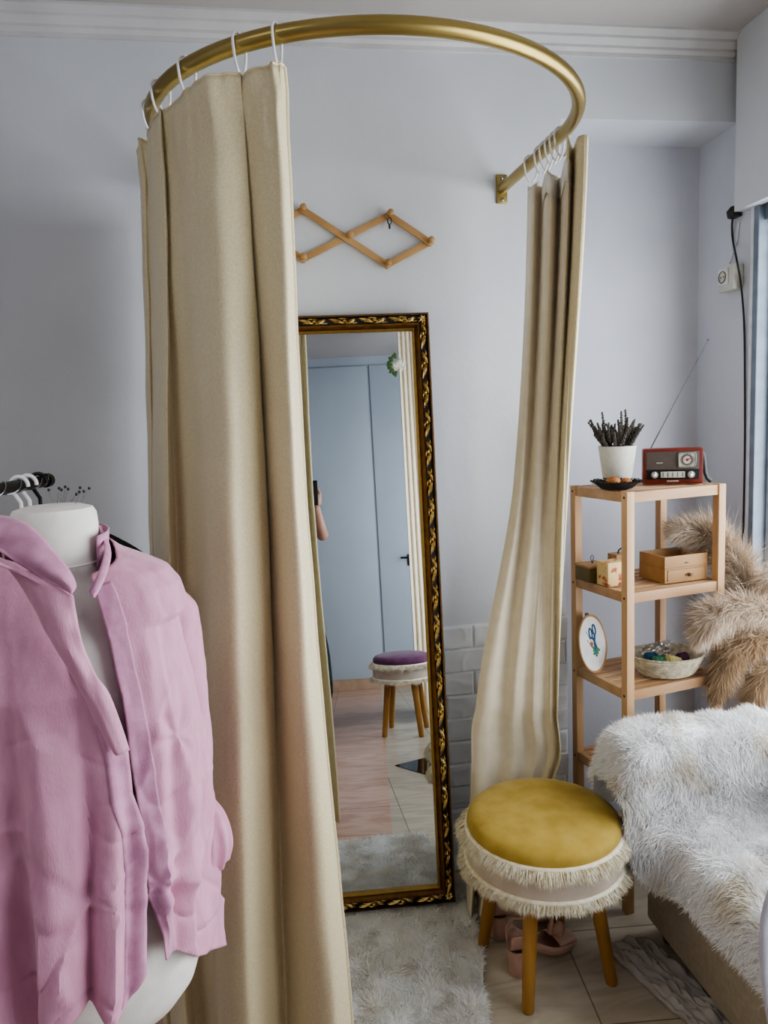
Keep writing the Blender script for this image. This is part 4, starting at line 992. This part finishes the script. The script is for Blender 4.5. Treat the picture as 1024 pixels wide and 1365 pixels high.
# ------------------------------------------------------------------ pale chair shell at the right edge
wc = thing('chair', 'pale grey moulded plastic chair, only the curved back edge shown at right', 'chair', (.79, .85, 0), rz=0)
CC = Vector((.79,.85,0)); P = []
for i in range(30):
    v = i/29; z = .52+.50*v; w_ = .178*math.sin(PI*min(.5+.0*v,.5))*(1 if v < .6 else math.sqrt(max(.001, 1-((v-.6)/.4)**2*.96))); row = []
    w_ *= .62+.38*math.sin(PI*min(1,v*.75))
    for j in range(21):
        s = j/20*2-1; row.append((CC.x+s*w_, CC.y-.03*v-.03*s*s+.02, z))
    P.append(row)
MB().grid(P).build('back_shell', m_shell, wc, solid=.006)
P = [[(CC.x+s*.155*(1-.1*abs(t-.5)), CC.y+.02-.34*t, .535-.03*math.sin(PI*t)*(1-s*s)+(.02 if t < .05 else 0)) for s in [k/10-1 for k in range(21)]] for t in [q/14 for q in range(15)]]
MB().grid(P).build('seat_shell', m_shell, wc, solid=.006)
for sx in (-1,1):
    for sy in (0,1): MB().tube([(CC.x+sx*.11, CC.y-.04-.26*sy, .525), (CC.x+sx*.15, CC.y+.03-.38*sy, .0)], [.014,.009], 12).build('leg', m_legw, wc)
# ------------------------------------------------------------------ behind the camera: things the mirror shows
dr_ = thing('curtain', 'cream drape hanging behind the plum stool, seen in the tall mirror', 'curtain', (.62,-.30,0))
P = []
for i in range(60):
    v = i/59; row = []; z = 2.64-2.62*v
    for j in range(70):
        u = j/69; row.append((.545+.13*u+.022*v*(u-.5)-.03*max(0,v-.8), -.28-.34*u+.028*math.sin(u*24+.6*math.sin(v*3)), z))
    P.append(row)
MB().grid(P).build('panel', m_curt2, dr_, solid=.002)
MB().tube([(.53,-.22,2.645),(.69,-.68,2.645)], .01, 10).build('rail', m_brass, dr_)
fl = thing('flower_spray', 'white rose with green leaves pinned to the drape, seen at the mirror top', 'flowers', (.55,-.36,2.2))
fc = Vector((.540,-.27,2.28)); b = MB()
for k in range(14):
    a = k*2.4; r = .008+.0022*k; b.ball(fc+Vector((r*math.cos(a), r*.5*math.sin(a), r*math.sin(a)*.8)), (.016,.010,.018), 8)
b.build('rose', m_rose, fl)
for k in range(9):
    a = k*.7; c = fc+Vector((-.045*abs(math.cos(a))-.01, .02, .06*math.sin(a))); MB().ball(c, (.022,.004,.012), 8, Matrix.Rotation(a, 3, 'Y')).build('leaf', m_leaf, fl)
tag(MB().add([(.36,.60,.0015),(.72,.38,.0015),(.70,1.02,.0015)], [(0,1,2)]).build('floor_inlay', m_glass_black, smooth=False, solid=.002, offset=1), 'black triangular glass tile set on the cream floor, seen in the mirror', 'floor tile')
# the photographer
def skin_fig(name, m, J_, E_, root, parent, sub=2):
    me = bpy.data.meshes.new(name); me.from_pydata([j[0] for j in J_], E_, []); o = bpy.data.objects.new(name, me); C.objects.link(o)
    o.modifiers.new('k', 'SKIN'); me.skin_vertices or None
    if not me.skin_vertices:
        bpy.context.view_layer.objects.active = o; bpy.ops.mesh.customdata_skin_add()
    for i, j in enumerate(J_):
        r = j[1] if hasattr(j[1], '__len__') else (j[1], j[1]); me.skin_vertices[0].data[i].radius = r
    me.skin_vertices[0].data[root].use_root = True; o.modifiers['k'].use_smooth_shade = True
    md = o.modifiers.new('u', 'SUBSURF'); md.levels = sub; md.render_levels = sub; me.materials.append(m); o.parent = parent; o.matrix_parent_inverse = par_inv(parent); return o
BX, BY = -.24, -.32
pe = thing('person', 'photographer in dark top and trousers holding up a phone, seen at the mirror edge', 'person', (BX, BY, 0))
J_ = [((BX,BY,.95),(.13,.10)), ((BX,BY,1.12),(.11,.085)), ((BX,BY,1.30),(.13,.09)), ((BX,BY,1.41),(.09,.06)), ((BX,BY,1.49),.048), ((BX,BY+.01,1.57),(.07,.085)), ((BX,BY+.01,1.66),(.072,.088)),
      ((BX+.16,BY,1.40),.045), ((BX+.22,BY+.05,1.17),.036), ((-.035,-.10,1.18),.033), ((-.02,-.055,1.40),.022),
      ((BX-.16,BY,1.40),.045), ((BX-.20,BY+.06,1.16),.036), ((-.17,-.10,1.30),.028), ((-.115,-.055,1.44),.022),
      ((BX+.09,BY,.86),.085), ((BX+.10,BY+.01,.48),.058), ((BX+.10,BY-.01,.09),.038), ((BX+.10,BY+.12,.035),.030),
      ((BX-.09,BY,.86),.085), ((BX-.10,BY+.01,.48),.058), ((BX-.10,BY-.01,.09),.038), ((BX-.10,BY+.12,.035),.030)]
J_[8] = ((.005,-.20,1.20),.040); J_[9] = ((.0,-.12,1.25),.034)
E_ = [(0,1),(1,2),(2,3),(3,4),(4,5),(5,6),(2,7),(7,8),(8,9),(9,10),(2,11),(11,12),(12,13),(13,14),(0,15),(15,16),(16,17),(17,18),(0,19),(19,20),(20,21),(21,22)]
skin_fig('body', m_skin, J_, E_, 0, pe)
skin_fig('top', m_top, [((BX,BY,.93),(.145,.115)), ((BX,BY,1.12),(.125,.10)), ((BX,BY,1.29),(.15,.105)), ((BX,BY,1.39),(.11,.075)), ((BX+.16,BY,1.40),.055), ((BX+.215,BY+.06,1.32),.05), ((BX-.16,BY,1.40),.055), ((BX-.185,BY+.03,1.27),.05)], [(0,1),(1,2),(2,3),(3,4),(4,5),(3,6),(6,7)], 0, pe)
skin_fig('trousers', m_trou, [((BX,BY,.95),(.15,.115)), ((BX,BY,.86),(.14,.11)), ((BX+.10,BY,.70),.10), ((BX+.155,BY+.01,.48),.095), ((BX+.17,BY,.12),.09), ((BX-.10,BY,.70),.10), ((BX-.12,BY+.01,.48),.09), ((BX-.13,BY,.12),.085)], [(0,1),(1,2),(2,3),(3,4),(1,5),(5,6),(6,7)], 0, pe)
hr = MB(); P = []
for i in range(20):
    th = .03+PI*.70*i/19; row = []
    for k in range(32):
        ph = k*2*PI/32; fr_ = 1 if math.sin(ph) < .35 else max(.0, 1-(th-.9)*1.0) if th > .9 else 1
        r = 1.0*(.4+.6*fr_) if th > 1.1 else 1; row.append((BX+.088*math.sin(th)*math.cos(ph)*r, BY-.005+.105*math.sin(th)*math.sin(ph)*r, 1.66+.100*math.cos(th)-(.08 if th > 1.9 and math.sin(ph) < .2 else 0)))
    P.append(row)
hr.grid(P, cv=True).build('hair', m_hair, pe, solid=.012)
fx = MB()
fx.ball((BX-.028, BY+.088, 1.63), (.012,.006,.007), 10).ball((BX+.028, BY+.088, 1.63), (.012,.006,.007), 10); fx.build('eyes', m_hair, pe)
MB().ball((BX, BY+.102, 1.605), (.011,.014,.018), 12).ball((BX-.078, BY, 1.61), (.008,.014,.024), 10).ball((BX+.078, BY, 1.61), (.008,.014,.024), 10).build('nose_and_ears', m_skin, pe)
MB().ball((BX, BY+.092, 1.568), (.022,.008,.006), 12).build('mouth', m_redp, pe)
def hand(c, sx, name):
    def Q(a, b, z): return (c[0]+a*sx, c[1]+b, c[2]+z)
    J = [(Q(0,0,0),.024), (Q(0,.012,.035),(.030,.014)), (Q(.002,.018,.065),(.032,.012))]; E = [(0,1),(1,2)]
    for f, (dx, ln) in enumerate(((-.024,.062),(-.008,.070),(.008,.066),(.023,.052))):
        n0 = len(J); J += [(Q(dx,.022,.078),.0085), (Q(dx-.010,.030,.078+ln*.5),.008), (Q(dx-.026,.026,.078+ln*.72),.007)]; E += [(2,n0),(n0,n0+1),(n0+1,n0+2)]
    n0 = len(J); J += [(Q(-.026,.0,.030),.011), (Q(-.042,-.006,.055),.009), (Q(-.048,.006,.078),.008)]; E += [(1,n0),(n0,n0+1),(n0+1,n0+2)]
    return skin_fig(name, m_skin, J, E, 0, pe, 1)
hand((-.012,-.060,1.385), 1, 'hand'); hand((-.125,-.060,1.42), -1, 'hand')
for x in (-.10, .10): 
    MB().ball((BX+x, BY+.05, .035), (.045,.125,.036), 20).box((BX+x, BY+.05, .008), (.08,.24,.016), .006).build('shoe', m_black, pe)
ph = thing('phone', 'dark smartphone held up by the photographer, seen at the mirror edge', 'phone', (-.045,-.018,1.47))
MB().box((-.040,-.020,1.470), (.074,.008,.152), .004).build('phone_body', m_black, ph)
MB().tube([(-.018,-.0155,1.525), (-.018,-.0135,1.525)], .010, 16).build('lens', m_rdark, ph)
# ------------------------------------------------------------------ light
def area(name, loc, rot, sx, sy, e, col=(1,1,1)):
    l = bpy.data.lights.new(name, 'AREA'); l.shape = 'RECTANGLE'; l.size = sx; l.size_y = sy; l.energy = e; l.color = col
    o = bpy.data.objects.new(name, l); C.objects.link(o); o.location = loc; o.rotation_euler = rot; return o
area('daylight', (SX+.35, .72, 1.25), (0, PI/2, 0), 1.9, 3.3, 84, (.95,.975,1.0))
area('ceiling_fill', (-1.3, .3, CZ-.03), (0, 0, 0), 1.2, .8, 9, (.97,.98,1))  # added fill light below the ceiling to brighten the room, no fixture there
wd = bpy.data.worlds.new('world'); bpy.context.scene.world = wd; wd.use_nodes = True
wd.node_tree.nodes['Background'].inputs[0].default_value = (.82,.9,1,1); wd.node_tree.nodes['Background'].inputs[1].default_value = 1.6
sc = bpy.context.scene; sc.view_settings.view_transform = 'AgX'; sc.view_settings.look = 'AgX - Medium High Contrast'; sc.view_settings.exposure = .3
